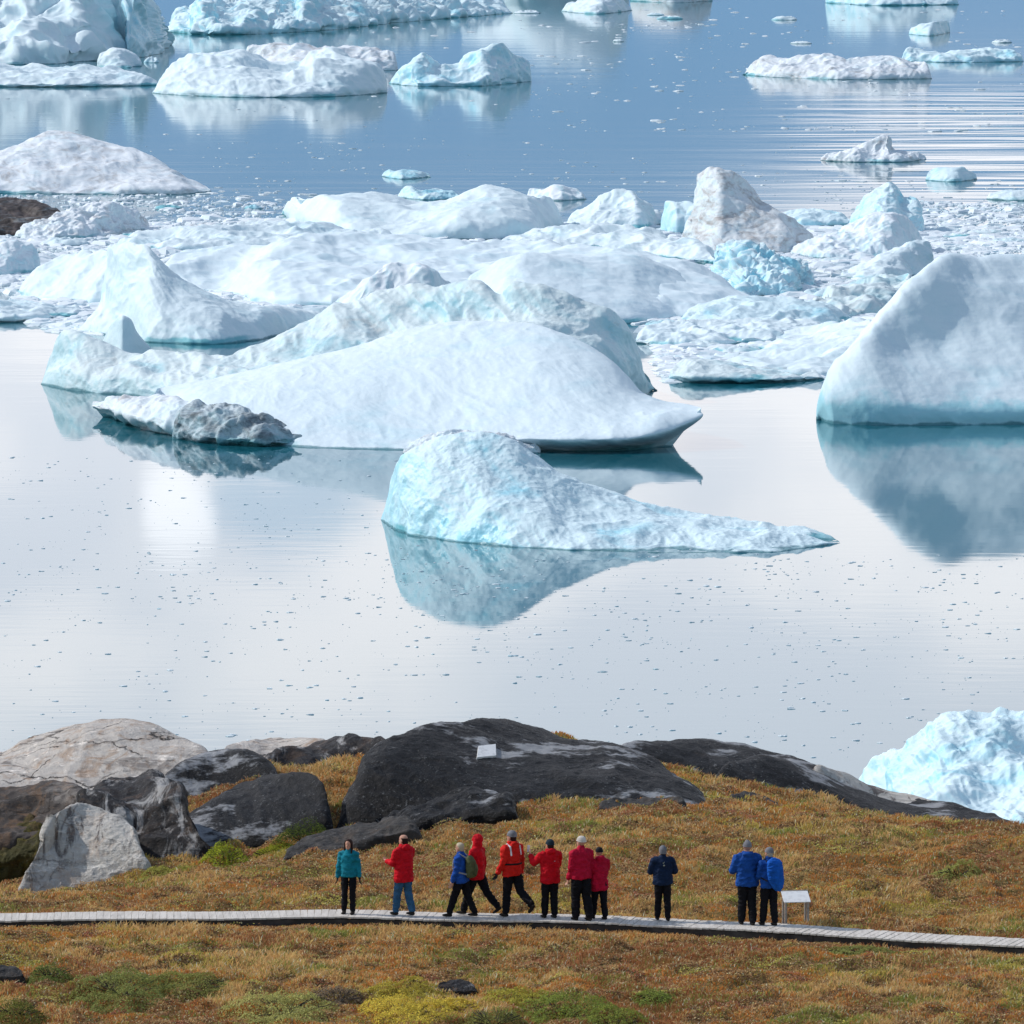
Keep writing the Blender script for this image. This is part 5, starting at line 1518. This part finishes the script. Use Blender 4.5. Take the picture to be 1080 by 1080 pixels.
    hd.tube([(-0.024, 0.078, -0.063), (0, 0.090, -0.061), (0.024, 0.078, -0.063)], [0.008, 0.011, 0.008], 8)  # lips
    hd.tube([(-0.05, 0.068, 0.022), (0, 0.086, 0.026), (0.05, 0.068, 0.022)], [0.011, 0.013, 0.011], 8)    # brow
    for sd in (-1, 1): hd.ball((sd * 0.079, -0.002, -0.012), (0.012, 0.02, 0.032), 10)
    hd.xf(Hd)
    n0 = len(ub.v); ub.v += hd.v; ub.f += [tuple(i + n0 for i in f) for f in hd.f]
    ub.tube([T((0, -0.005, shz - 0.02)), T((0, 0, shz + 0.05 * S)), hc - [0, 0, 0.05 * S]], [0.058 * S, 0.052 * S, 0.054 * S], 14)
    if glove is None:
        for (wr, dr, sd) in hands: hand_shapes(ub, wr + dr * 0.02, dr, (0, sd * 1.0, 0) if abs(dr[1]) < 0.8 else (sd * 1.0, 0, 0), 0.45, S)
    body_me = remesh(ub, 0.0085, 2)
    p0 = on_plane(px, py, ZB)
    root = link('person', body_me, SKIN(), None, (p0[0], p0[1], ZB + 0.002))
    root.rotation_euler = (0, 0, R(heading))
    tag(root, label, 'person', 'walkers on the boardwalk')
    # clothes
    if hood == 'down':
        h_ = Shape(); h_.ball(T((0, -0.095 * S, shz + 0.045 * S)), (0.115 * S, 0.065 * S, 0.075 * S))
        h_.tube([T((-0.075 * S, 0.03, shz + 0.075 * S)), T((-0.09 * S, -0.05, shz + 0.085 * S)), T((0, -0.10 * S, shz + 0.09 * S)), T((0.09 * S, -0.05, shz + 0.085 * S)), T((0.075 * S, 0.03, shz + 0.075 * S))], [0.028 * S] * 5, 10, (0, 0, 1))
        n0 = len(jk.v); jk.v += h_.v; jk.f += [tuple(i + n0 for i in f) for f in h_.f]
    elif hood == 'collar':
        h_ = Shape(); h_.tube([T((0, 0, shz + 0.02 * S)), T((0, 0, shz + 0.09 * S))], [0.085 * S, 0.072 * S], 14)
        n0 = len(jk.v); jk.v += h_.v; jk.f += [tuple(i + n0 for i in f) for f in h_.f]
    elif hood == 'up':
        h_ = Shape(); h_.stack([(-0.15, 0, -0.02, 0.095, 0.11), (-0.08, 0, -0.024, 0.098, 0.112), (0.0, 0, -0.026, 0.105, 0.112), (0.06, 0, -0.028, 0.10, 0.11), (0.11, 0, -0.03, 0.075, 0.085), (0.14, 0, -0.035, 0.03, 0.035)]).xf(Hd)
        # keep the hood shallow in front so that the face stays open
        n0 = len(jk.v); jk.v += h_.v; jk.f += [tuple(i + n0 for i in f) for f in h_.f]
    jko = link('jacket', remesh(jk, 0.014, 3, 0.024, seed, 0.2), jacket, root)
    tro = link('trousers', remesh(trs, 0.013, 3, 0.017, seed + 3, 0.17), trousers, root)
    for f in shoes: link('boot', remesh(f, 0.008, 2), shoe or SHOE(), root)
    if glove is not None:
        for (wr, dr, sd) in hands:
            g_ = Shape(); g_.tube([wr - dr * 0.02, wr + dr * 0.03], [0.034 * S, 0.03 * S], 12)
            hand_shapes(g_, wr + dr * 0.02, dr, (0, sd * 1.0, 0) if abs(dr[1]) < 0.8 else (sd * 1.0, 0, 0), 0.45, S * 1.06)
            link('glove', remesh(g_, 0.006, 1), glove, root)
    for sd in (-1, 1):
        e_ = Shape().ball((sd * 0.030, 0.083, 0.0), (0.012, 0.008, 0.007), 10).xf(Hd)
        link('eye', remesh(e_, 0.003, 0), BKNIT(), root)
    def child(nm, sh, mat, vox=0.008, smooth=2, wr=0.0, under=None): return link(nm, remesh(sh, vox, smooth, wr, seed), mat, under or root)
    ctx = dict(S=S, T=T, Hd=Hd, hz=hz, shz=shz, B=B, hands=hands, child=child, root=root, loc=p0, hc=hc, jacket=jko, trousers=tro)
    if hat:
        kind, mat = hat
        k = Shape()
        if kind in ('beanie', 'beanie_tall', 'band'):
            top = 0.150 if kind == 'beanie_tall' else 0.132
            k.stack([(0.018, 0, -0.008, 0.086, 0.104), (0.03, 0, -0.008, 0.090, 0.108), (0.055, 0, -0.010, 0.088, 0.106), (0.09, 0, -0.012, 0.075, 0.092), (0.118, 0, -0.014, 0.05, 0.065), (top, 0, -0.015, 0.018, 0.022)])
            k.tube([(0.088 * math.cos(a), -0.008 + 0.106 * math.sin(a), 0.03 - 0.018 * (math.sin(a) < 0)) for a in np.linspace(0, 2 * math.pi * 0.97, 16)], [0.011] * 16, 8, (0, 0, 1))
        elif kind == 'cap':
            k.stack([(0.035, 0, -0.006, 0.083, 0.102), (0.07, 0, -0.008, 0.079, 0.097), (0.10, 0, -0.01, 0.062, 0.078), (0.122, 0, -0.01, 0.025, 0.03)])
            k.tube([(0, 0.08, 0.045), (0, 0.15, 0.036)], [(0.065, 0.009), (0.05, 0.007)], 12)
        elif kind == 'helmetcap':
            k.stack([(-0.07, 0, -0.03, 0.082, 0.088), (-0.02, 0, -0.02, 0.090, 0.098), (0.04, 0, -0.012, 0.092, 0.106), (0.09, 0, -0.012, 0.075, 0.09), (0.125, 0, -0.014, 0.03, 0.04)])
        k.xf(Hd); child('hat', k, mat)
    if hair:
        kind, mat = hair
        k = Shape()
        if kind == 'long':
            k.stack([(-0.19, 0, -0.055, 0.07, 0.03), (-0.12, 0, -0.06, 0.088, 0.045), (-0.05, 0, -0.035, 0.088, 0.072), (0.02, 0, -0.022, 0.090, 0.092), (0.07, 0, -0.018, 0.086, 0.092), (0.105, 0, -0.01, 0.068, 0.078), (0.126, 0, -0.01, 0.03, 0.04)])
            for sd in (-1, 1): k.tube([(sd * 0.06, 0.045, 0.08), (sd * 0.083, 0.03, 0.02), (sd * 0.088, 0.025, -0.08), (sd * 0.085, 0.05, -0.20)], [0.018, 0.02, 0.024, 0.02], 10)
        elif kind == 'short':
            k.stack([(-0.075, 0, -0.045, 0.06, 0.05), (-0.03, 0, -0.028, 0.079, 0.075), (0.02, 0, -0.02, 0.084, 0.085), (0.065, 0, -0.012, 0.081, 0.094), (0.10, 0, -0.008, 0.062, 0.08), (0.122, 0, -0.008, 0.028, 0.036)])
        elif kind == 'nape':
            k.stack([(-0.085, 0, -0.045, 0.06, 0.045), (-0.04, 0, -0.03, 0.078, 0.072), (0.02, 0, -0.02, 0.083, 0.085), (0.05, 0, -0.014, 0.08, 0.09)])
        k.xf(Hd); child('hair', k, mat)
    return ctx


def held(name, label, cat, sh, mat, ctx, vox=0.006, smooth=2, wr=0.0, group=None):
    """a thing carried by a person: top level, placed in the person's frame"""
    me = remesh(sh, vox, smooth, wr, 5)
    o = link(name, me, mat, None, tuple(ctx['root'].location)); o.rotation_euler = ctx['root'].rotation_euler
    return tag(o, label, cat, group)


# woman in teal, facing the camera
c = person(368, 964, 168, 1.62, 'woman in a teal jacket and black leggings standing turned towards the camera', TEAL(), BLK(), None, ('long', HAIR()),
           legs=((0.05, 0.0), (0.10, 0.12)), arms=((0.0, 0.10, 0.22), (0.0, 0.12, 0.22)), jlen=0.03, hood='collar', glove=BKNIT(), legw=0.86, bulk=0.93, seed=1, head_turn=-0.15)
S_ = c['S']
k = Shape().tube([(0.168 * S_, 0.0, 0.84 * S_), (0.158 * S_, 0.02, 0.5 * S_), (0.150 * S_, 0.02, 0.12 * S_)], [(0.014, 0.028), (0.012, 0.026), (0.012, 0.024)], 8)
c['child']('trouser_stripe', k, GREYS(), under=c['trousers'])
# man in long red parka and jeans
person(426, 965.5, 42, 1.76, 'balding man in a long red parka and blue jeans, seen from behind', RED(), JEAN(), None, ('nape', HAIR()),
       legs=((0.22, 0.10), (-0.06, 0.25)), arms=((0.35, 1.35, 0.12, 0.3), (0.3, 1.3, 0.12, 0.3)), jlen=0.17, hood='down', bulk=1.08, seed=2, head_turn=0.3)
# red hooded walker behind the backpacker
person(503, 964.5, 62, 1.76, 'walker in a red jacket with the hood up striding behind the backpacker', RED(), BLK(), None, None,
       legs=((0.36, 0.08), (-0.42, 0.30)), arms=((0.2, 0.5, 0.12), (-0.15, 0.4, 0.12)), jlen=0.10, hood='up', bulk=1.02, seed=3)
# blue jacket with olive backpack
c = person(487, 967, 68, 1.64, 'short haired walker in a blue jacket carrying the olive backpack', BLUE(), BLK(), None, ('short', BLOND()),
           legs=((0.34, 0.05), (-0.24, 0.22)), arms=((0.1, 0.25, 0.12), (0.2, 0.45, 0.10)), jlen=0.08, hood='collar', bulk=1.0, seed=4, lean=0.05)
S_, T_, hz_, sz_ = c['S'], c['T'], c['hz'], c['shz']
k = Shape().stack([(hz_ + 0.02, 0, -0.215, 0.12, 0.075), (hz_ + 0.06, 0, -0.23, 0.15, 0.105), (hz_ + 0.2, 0, -0.235, 0.155, 0.115), (hz_ + 0.36, 0, -0.225, 0.145, 0.10), (hz_ + 0.45, 0, -0.20, 0.11, 0.07), (hz_ + 0.49, 0, -0.19, 0.05, 0.04)]).xf(T_)
k2 = Shape().tube([(-0.02, -0.33, hz_ + 0.08), (0, -0.345, hz_ + 0.2), (0.02, -0.33, hz_ + 0.3)], [(0.08, 0.02), (0.09, 0.03), (0.07, 0.02)], 10).xf(T_)
bp = held('backpack', 'olive green daypack on the back of the walker in the blue jacket', 'backpack', k, OLIVE(), c, 0.01, 3, 0.008)
link('front_pocket', remesh(k2, 0.008, 2), OLIVE(), bp)
for sd in (-1, 1):
    k3 = Shape().tube([T_(p) for p in ((sd * 0.09, -0.16, hz_ + 0.45), (sd * 0.11, -0.02, sz_ + 0.055), (sd * 0.12, 0.12, sz_ - 0.08), (sd * 0.14, 0.14, sz_ - 0.25), (sd * 0.20, -0.02, hz_ + 0.15), (sd * 0.13, -0.17, hz_ + 0.10))], [(0.008, 0.022)] * 6, 8)
    link('strap', remesh(k3, 0.007, 1), GREYS(), bp)
# guide in orange-red with stripes
c = person(540, 967, 40, 1.86, 'guide in an orange red jacket with white shoulder stripes and dark belt', ORNG(), BLK(), ('beanie', GREYK()), ('nape', HAIR()),
           legs=((0.10, 0.02), (-0.38, 0.55)), arms=((0.0, 0.55, 0.18), (-0.05, 0.25, 0.18)), jlen=0.07, hood='down', glove=BKNIT(), bulk=1.03, seed=5, head_turn=0.35)
S_, T_, hz_, sz_, B_ = c['S'], c['T'], c['hz'], c['shz'], c['B']
for sd in (-1, 1):
    k = Shape().tube([T_(p) for p in ((sd * 0.12, 0.09, sz_ - 0.05), (sd * 0.125, 0.02, sz_ + 0.045), (sd * 0.13, -0.10, sz_ + 0.0), (sd * 0.13, -0.135, sz_ - 0.18))], [(0.022, 0.022)] * 4, 8)
    c['child']('reflective_stripe', k, WHT(), 0.008, under=c['jacket'])
n_ = 24
k = Shape().tube([T_((0.212 * B_ * math.cos(a), 0.156 * B_ * math.sin(a), hz_ + 0.17)) for a in np.linspace(0, 2 * math.pi * 0.96, n_)], [(0.022, 0.012)] * n_, 8, (0, 0, 1))
c['child']('belt', k, BKNIT(), 0.007, under=c['jacket'])
for (wr, dr, sd) in c['hands']:
    c['child']('cuff', Shape().tube([wr - dr * 0.05, wr], [0.056, 0.054], 12), WHT(), 0.008, under=c['jacket'])
def emblem(c, x, z, col, w=0.03):
    S_, T_, sz_ = c['S'], c['T'], c['shz']
    k = Shape().tube([T_((x, -0.118, sz_ + z)), T_((x, -0.132, sz_ + z - 0.045))], [(w, 0.022), (w, 0.022)], 10)
    c['child']('jacket_emblem', k, col, 0.007, under=c['jacket'])


# photographer in red
c = person(580, 968.5, 22, 1.70, 'person in a red jacket and dark beanie raising a phone to take a photo', RED(), BLK(), ('beanie', fab('teal_black_knit', (0.015, 0.03, 0.045))), ('nape', HAIR()),
           legs=((0.10, 0.05), (0.0, 0.05)), arms=((0.75, 1.55, 0.45, 0.35), (0.5, 1.5, 0.2, 0.5)), jlen=0.13, hood='down', bulk=1.08, seed=6, head_turn=0.3)
emblem(c, 0.06, -0.12, fab('faded_red_print', (0.62, 0.30, 0.33)))
wr, dr, sd = c['hands'][0]
k = Shape().tube([wr + dr * 0.12 + np.array([-0.01, 0.03, -0.03]), wr + dr * 0.12 + np.array([0.0, 0.03, 0.11])], [(0.038, 0.006), (0.038, 0.006)], 8)
held('phone', 'pale phone held up by the person in the red jacket and dark beanie', 'phone', k, WHT(), c, 0.005, 0)
# small person in red, black hat (behind)
person(632, 969.5, 20, 1.56, 'short person in a long red coat and black hat beside the cream hatted walker', CRIM(), BLK(), ('beanie', BKNIT()), None,
       legs=((0.18, 0.05), (-0.10, 0.1)), arms=((0.3, 1.0, 0.12, 0.2), (0.3, 1.0, 0.12, 0.2)), jlen=0.20, hood='down', bulk=1.02, seed=7)
# tall cream beanie
person(613, 971, 28, 1.82, 'tall walker in a crimson jacket, baggy black trousers and cream knitted hat', CRIM(), BLK(), ('beanie', CREAM()), None,
       legs=((0.16, 0.22), (-0.14, 0.12)), arms=((0.05, 0.35, 0.10), (0.0, 0.3, 0.12)), jlen=0.04, hood='collar', bulk=1.05, legw=1.12, seed=8, head_turn=0.4)
# navy
c = person(699, 971, 8, 1.62, 'walker in a dark navy jacket and grey peaked cap standing alone, back turned', NAVY(), BLK(), ('helmetcap', GREYK()), None,
           legs=((0.12, 0.0), (-0.10, 0.12)), arms=((0.25, 1.25, 0.32, 0.5), (0.25, 1.25, 0.32, 0.5)), jlen=0.06, hood='collar', bulk=1.10, legw=0.95, seed=9)
S_, T_, hz_, sz_ = c['S'], c['T'], c['hz'], c['shz']
k = Shape().tube([T_((0.0, -0.125, sz_ - 0.05)), T_((0.0, -0.135, sz_ - 0.13))], [(0.035, 0.02), (0.035, 0.02)], 10)
c['child']('neck_badge', k, fab('pale_print', (0.42, 0.45, 0.36)), 0.007, under=c['jacket'])
# blue tall
c = person(788, 975.5, 10, 1.80, 'taller of two people in royal blue jackets by the sign, holding a camera', BLUE2(), BLK(), ('beanie_tall', GREYK()), None,
       legs=((0.10, 0.02), (-0.05, 0.12)), arms=((0.25, 1.15, 0.28, 0.25), (0.2, 1.0, 0.22, 0.5)), jlen=0.09, hood='down', bulk=1.14, legw=1.08, seed=10)
emblem(c, 0.05, -0.13, fab('pale_blue_print', (0.20, 0.34, 0.55)))
wr, dr, sd = c['hands'][0]
k = Shape().tube([wr + dr * 0.10 + np.array([-0.05, 0, 0.03]), wr + dr * 0.10 + np.array([0.05, 0, 0.03])], [(0.03, 0.03), (0.03, 0.03)], 10)
k.tube([wr + dr * 0.12 + np.array([0, 0, 0.03]), wr + dr * 0.19 + np.array([0, 0, 0.03])], [0.026, 0.024], 12)
cmo = held('camera', 'small black camera in the left hand of the taller person in royal blue', 'camera', k, BKNIT(), c, 0.006, 1)
c = person(811, 976.3, 24, 1.68, 'shorter of two people in royal blue jackets by the sign, under a covered backpack', BLUE2(), BLK(), ('beanie', GREYK()), ('nape', BLOND()),
           legs=((0.12, 0.0), (-0.06, 0.10)), arms=((0.2, 0.9, 0.15, 0.3), (0.0, 0.25, 0.22)), jlen=0.05, hood='collar', glove=BKNIT(), bulk=1.0, seed=11, head_turn=0.35)
S_, T_, hz_, sz_ = c['S'], c['T'], c['hz'], c['shz']
k = Shape().stack([(hz_ - 0.12, 0.12, -0.19, 0.05, 0.05), (hz_ - 0.04, 0.10, -0.21, 0.12, 0.09), (hz_ + 0.12, 0.06, -0.22, 0.17, 0.12), (hz_ + 0.32, 0.03, -0.22, 0.18, 0.12), (hz_ + 0.48, 0.03, -0.20, 0.17, 0.10), (sz_ + 0.05, 0.03, -0.18, 0.13, 0.08), (sz_ + 0.09, 0.03, -0.16, 0.06, 0.04)]).xf(T_)
bp = held('backpack', 'bright blue rain covered backpack worn by the shorter person in royal blue', 'backpack', k, fab('blue_rain_cover', (0.008, 0.10, 0.46)), c, 0.011, 2, 0.016)
for sd in (-1, 1):
    k3 = Shape().tube([T_(p) for p in ((sd * 0.09, -0.16, hz_ + 0.45), (sd * 0.11, -0.02, sz_ + 0.055), (sd * 0.12, 0.12, sz_ - 0.08), (sd * 0.14, 0.14, sz_ - 0.25), (sd * 0.20, -0.02, hz_ + 0.15), (sd * 0.13, -0.17, hz_ + 0.10))], [(0.008, 0.022)] * 6, 8)
    link('strap', remesh(k3, 0.007, 1), BKNIT(), bp)

# ------------------------------------------------------------------ information sign
t = NT('sign_board'); M['signboard'] = t.finish(t.mix(t.rng(t.noise(9, 4), 0.45, 0.7), (0.78, 0.78, 0.77), (0.66, 0.66, 0.66)), 0.35)
t = NT('sign_wood'); M['signwood'] = t.finish(t.mix(t.rng(t.noise(20, 3), 0.4, 0.7), (0.42, 0.38, 0.34), (0.30, 0.26, 0.23)), 0.8)
sp_ = on_plane(840, 978, 11.02)
root = empty('information_sign', (sp_[0], sp_[1] + 0.35, 11.0), R(8))
tag(root, 'small slanted white information panel on four wooden legs beside the boardwalk', 'sign')


def bevel_box(name, c, ax, ay, az, hx, hy, hz_, mat, parent, bev=0.006):
    import bmesh
    bm = bmesh.new(); bmesh.ops.create_cube(bm, size=2)
    for v_ in bm.verts: v_.co = Vector((v_.co.x * hx, v_.co.y * hy, v_.co.z * hz_))
    bmesh.ops.bevel(bm, geom=bm.edges[:], offset=bev, segments=2, affect='EDGES')
    mt = Matrix((ax, ay, az)).transposed()
    for v_ in bm.verts: v_.co = mt @ v_.co + Vector(c)
    me = bpy.data.meshes.new(name); bm.to_mesh(me); bm.free()
    return link(name, me, mat, parent)


def bar(name, a, b, w, d, mat, parent):
    a = Vector(a); b = Vector(b); az = (b - a); L = az.length; az.normalize()
    ax = Vector((1, 0, 0)); ax = (ax - az * ax.dot(az)).normalized(); ay = az.cross(ax)
    return bevel_box(name, (a + b) / 2, ax, ay, az, w / 2, d / 2, L / 2, mat, parent, 0.004)


tl = R(24)
bevel_box('panel', (0, 0, 0.62), Vector((1, 0, 0)), Vector((0, math.cos(tl), math.sin(tl))), Vector((0, -math.sin(tl), math.cos(tl))), 0.29, 0.22, 0.010, M['signboard'], root)
bevel_box('back_rail', (0, 0.225, 0.705), Vector((1, 0, 0)), Vector((0, 1, 0)), Vector((0, 0, 1)), 0.30, 0.018, 0.024, M['signwood'], root)
for sx in (-1, 1):
    bar('leg', (sx * 0.24, -0.14, -0.15), (sx * 0.24, -0.13, 0.545), 0.045, 0.05, M['signwood'], root)
    bar('leg', (sx * 0.24, 0.20, -0.15), (sx * 0.24, 0.18, 0.675), 0.045, 0.05, M['signwood'], root)
    bar('side_rail', (sx * 0.24, -0.15, 0.545), (sx * 0.24, 0.18, 0.655), 0.035, 0.03, M['signwood'], root)
bar('crossbar', (-0.215, 0.195, 0.14), (0.215, 0.195, 0.14), 0.04, 0.06, M['signwood'], root)

#LIGHT
# ------------------------------------------------------------------ light and sky
SUN_EL = R(40); sdx, sdy = -0.86, 0.22
az = math.atan2(sdx, sdy)
sd_ = bpy.data.lights.new('sun', 'SUN'); sd_.energy = 3.1; sd_.angle = R(0.6); sd_.color = (1.0, 0.955, 0.90)
so = bpy.data.objects.new('sun', sd_); COL.objects.link(so)
dirv = Vector((math.sin(az) * math.cos(SUN_EL), math.cos(az) * math.cos(SUN_EL), math.sin(SUN_EL)))
so.rotation_euler = dirv.to_track_quat('Z', 'Y').to_euler()
so.location = dirv * 300

w = bpy.data.worlds.new('World'); scn.world = w; w.use_nodes = True
nt = w.node_tree; nn = nt.nodes; nl = nt.links; nn.clear()
def N_(t, **k):
    n = nn.new(t)
    for a, b in k.items(): setattr(n, a, b)
    return n
sky = N_('ShaderNodeTexSky', sky_type='NISHITA'); sky.sun_disc = False; sky.sun_elevation = SUN_EL; sky.sun_rotation = az
sky.air_density = 1.0; sky.dust_density = 0.4; sky.ozone_density = 0.6
bg1 = N_('ShaderNodeBackground'); bg1.inputs['Strength'].default_value = 0.15; nl.new(sky.outputs[0], bg1.inputs['Color'])
tc = N_('ShaderNodeTexCoord'); sx = N_('ShaderNodeSeparateXYZ'); nl.new(tc.outputs['Generated'], sx.inputs[0])
def wm(op, a, b=None):
    n = N_('ShaderNodeMath', operation=op)
    for i, x in enumerate((a, b)):
        if x is None: continue
        if isinstance(x, (int, float)): n.inputs[i].default_value = x
        else: nl.new(x, n.inputs[i])
    return n.outputs[0]
def wr_(v, a, b, c=0.0, d=1.0):
    n = N_('ShaderNodeMapRange', interpolation_type='SMOOTHSTEP'); nl.new(v, n.inputs[0])
    for i, x in zip((1, 2, 3, 4), (a, b, c, d)): n.inputs[i].default_value = x
    return n.outputs[0]
def wn(scale, detail, sc_=(1, 1, 1), loc=(0, 0, 0)):
    m = N_('ShaderNodeMapping'); m.inputs['Scale'].default_value = sc_; m.inputs['Location'].default_value = loc
    nl.new(tc.outputs['Generated'], m.inputs['Vector'])
    n = N_('ShaderNodeTexNoise'); n.inputs['Scale'].default_value = scale; n.inputs['Detail'].default_value = detail
    nl.new(m.outputs[0], n.inputs['Vector']); return n.outputs['Fac']
front = wr_(sx.outputs['Y'], 0.2, 0.8)
# blue band added to the low sky ahead, to turn the far water's reflection blue
blue_band = N_('ShaderNodeBackground'); blue_band.inputs['Color'].default_value = (0.20, 0.375, 0.62, 1); blue_band.inputs['Strength'].default_value = 1.0
mA = N_('ShaderNodeMixShader'); nl.new(wm('MULTIPLY', front, wr_(sx.outputs['Z'], 0.30, 0.10)), mA.inputs[0])
nl.new(bg1.outputs[0], mA.inputs[1]); nl.new(blue_band.outputs[0], mA.inputs[2])
# bright thin cloud deck above the added blue band
azx = wm('DIVIDE', sx.outputs['X'], sx.outputs['Y'])
wob = wm('MULTIPLY', wm('SUBTRACT', wn(16, 3, (1, 1, 3)), 0.5), 0.022)
zz = wm('ADD', wm('ADD', sx.outputs['Z'], wob), wr_(azx, 0.015, 0.06, 0.0, 0.018))
edge = wr_(zz, 0.058, 0.078)
topf = wr_(sx.outputs['Z'], 0.50, 0.16)
cl = N_('ShaderNodeBackground'); cl.inputs['Strength'].default_value = 1.0
cr = N_('ShaderNodeMapRange'); cr.data_type = 'FLOAT_VECTOR'
ctex = wr_(wn(22, 4, (1, 1, 2.0), (3, 0, 1)), 0.38, 0.62)
cm = N_('ShaderNodeMix', data_type='RGBA'); nl.new(ctex, cm.inputs[0])
cm.inputs[6].default_value = (1.16, 1.19, 1.30, 1); cm.inputs[7].default_value = (1.52, 1.48, 1.50, 1)
nl.new(cm.outputs[2], cl.inputs['Color'])
mB = N_('ShaderNodeMixShader'); nl.new(wm('MULTIPLY', front, wm('MULTIPLY', edge, topf)), mB.inputs[0])
nl.new(mA.outputs[0], mB.inputs[1]); nl.new(cl.outputs[0], mB.inputs[2])
# scattered high cloud over the rest of the sky
hc_ = N_('ShaderNodeBackground'); hc_.inputs['Color'].default_value = (0.88, 0.95, 1.0, 1); hc_.inputs['Strength'].default_value = 0.75
mC = N_('ShaderNodeMixShader')
nl.new(wm('MULTIPLY', wr_(sx.outputs['Z'], 0.15, 0.45), wr_(wn(2.2, 6, (1, 1, 1.6)), 0.48, 0.66, 0.0, 0.8)), mC.inputs[0])
nl.new(mB.outputs[0], mC.inputs[1]); nl.new(hc_.outputs[0], mC.inputs[2])
def spot(ax, az_, rx, rz, dist):
    nz = wn(60, 3, (1, 1, 1), (1, 2, 0))
    nx_ = wm('MULTIPLY', wm('SUBTRACT', nz, 0.5), dist)
    a_ = wm('DIVIDE', wm('SUBTRACT', wm('ADD', azx, nx_), ax), rx)
    b_ = wm('DIVIDE', wm('SUBTRACT', wm('ADD', sx.outputs['Z'], nx_), az_), rz)
    r_ = wm('ADD', wm('MULTIPLY', a_, a_), wm('MULTIPLY', b_, b_))
    return wm('MULTIPLY', wr_(r_, 1.0, 0.25), wm('GREATER_THAN', sx.outputs['Y'], 0.5))
gap = N_('ShaderNodeBackground'); gap.inputs['Color'].default_value = (0.72, 0.90, 1.12, 1)
mD = N_('ShaderNodeMixShader'); nl.new(wm('MULTIPLY', spot(-0.032, 0.0985, 0.015, 0.0065, 0.012), 0.75), mD.inputs[0]); nl.new(mC.outputs[0], mD.inputs[1]); nl.new(gap.outputs[0], mD.inputs[2])
puff = N_('ShaderNodeBackground'); puff.inputs['Color'].default_value = (1.8, 1.8, 1.86, 1)
mE = N_('ShaderNodeMixShader'); nl.new(wm('MULTIPLY', spot(-0.0475, 0.100, 0.0062, 0.0085, 0.010), 0.75), mE.inputs[0]); nl.new(mD.outputs[0], mE.inputs[1]); nl.new(puff.outputs[0], mE.inputs[2])
mC = mE
ow = N_('ShaderNodeOutputWorld'); nl.new(mC.outputs[0], ow.inputs['Surface'])

scn.view_settings.view_transform = 'Standard'; scn.view_settings.look = 'None'
scn.view_settings.exposure = 0.0; scn.view_settings.gamma = 1.0
scn.render.engine = 'CYCLES'
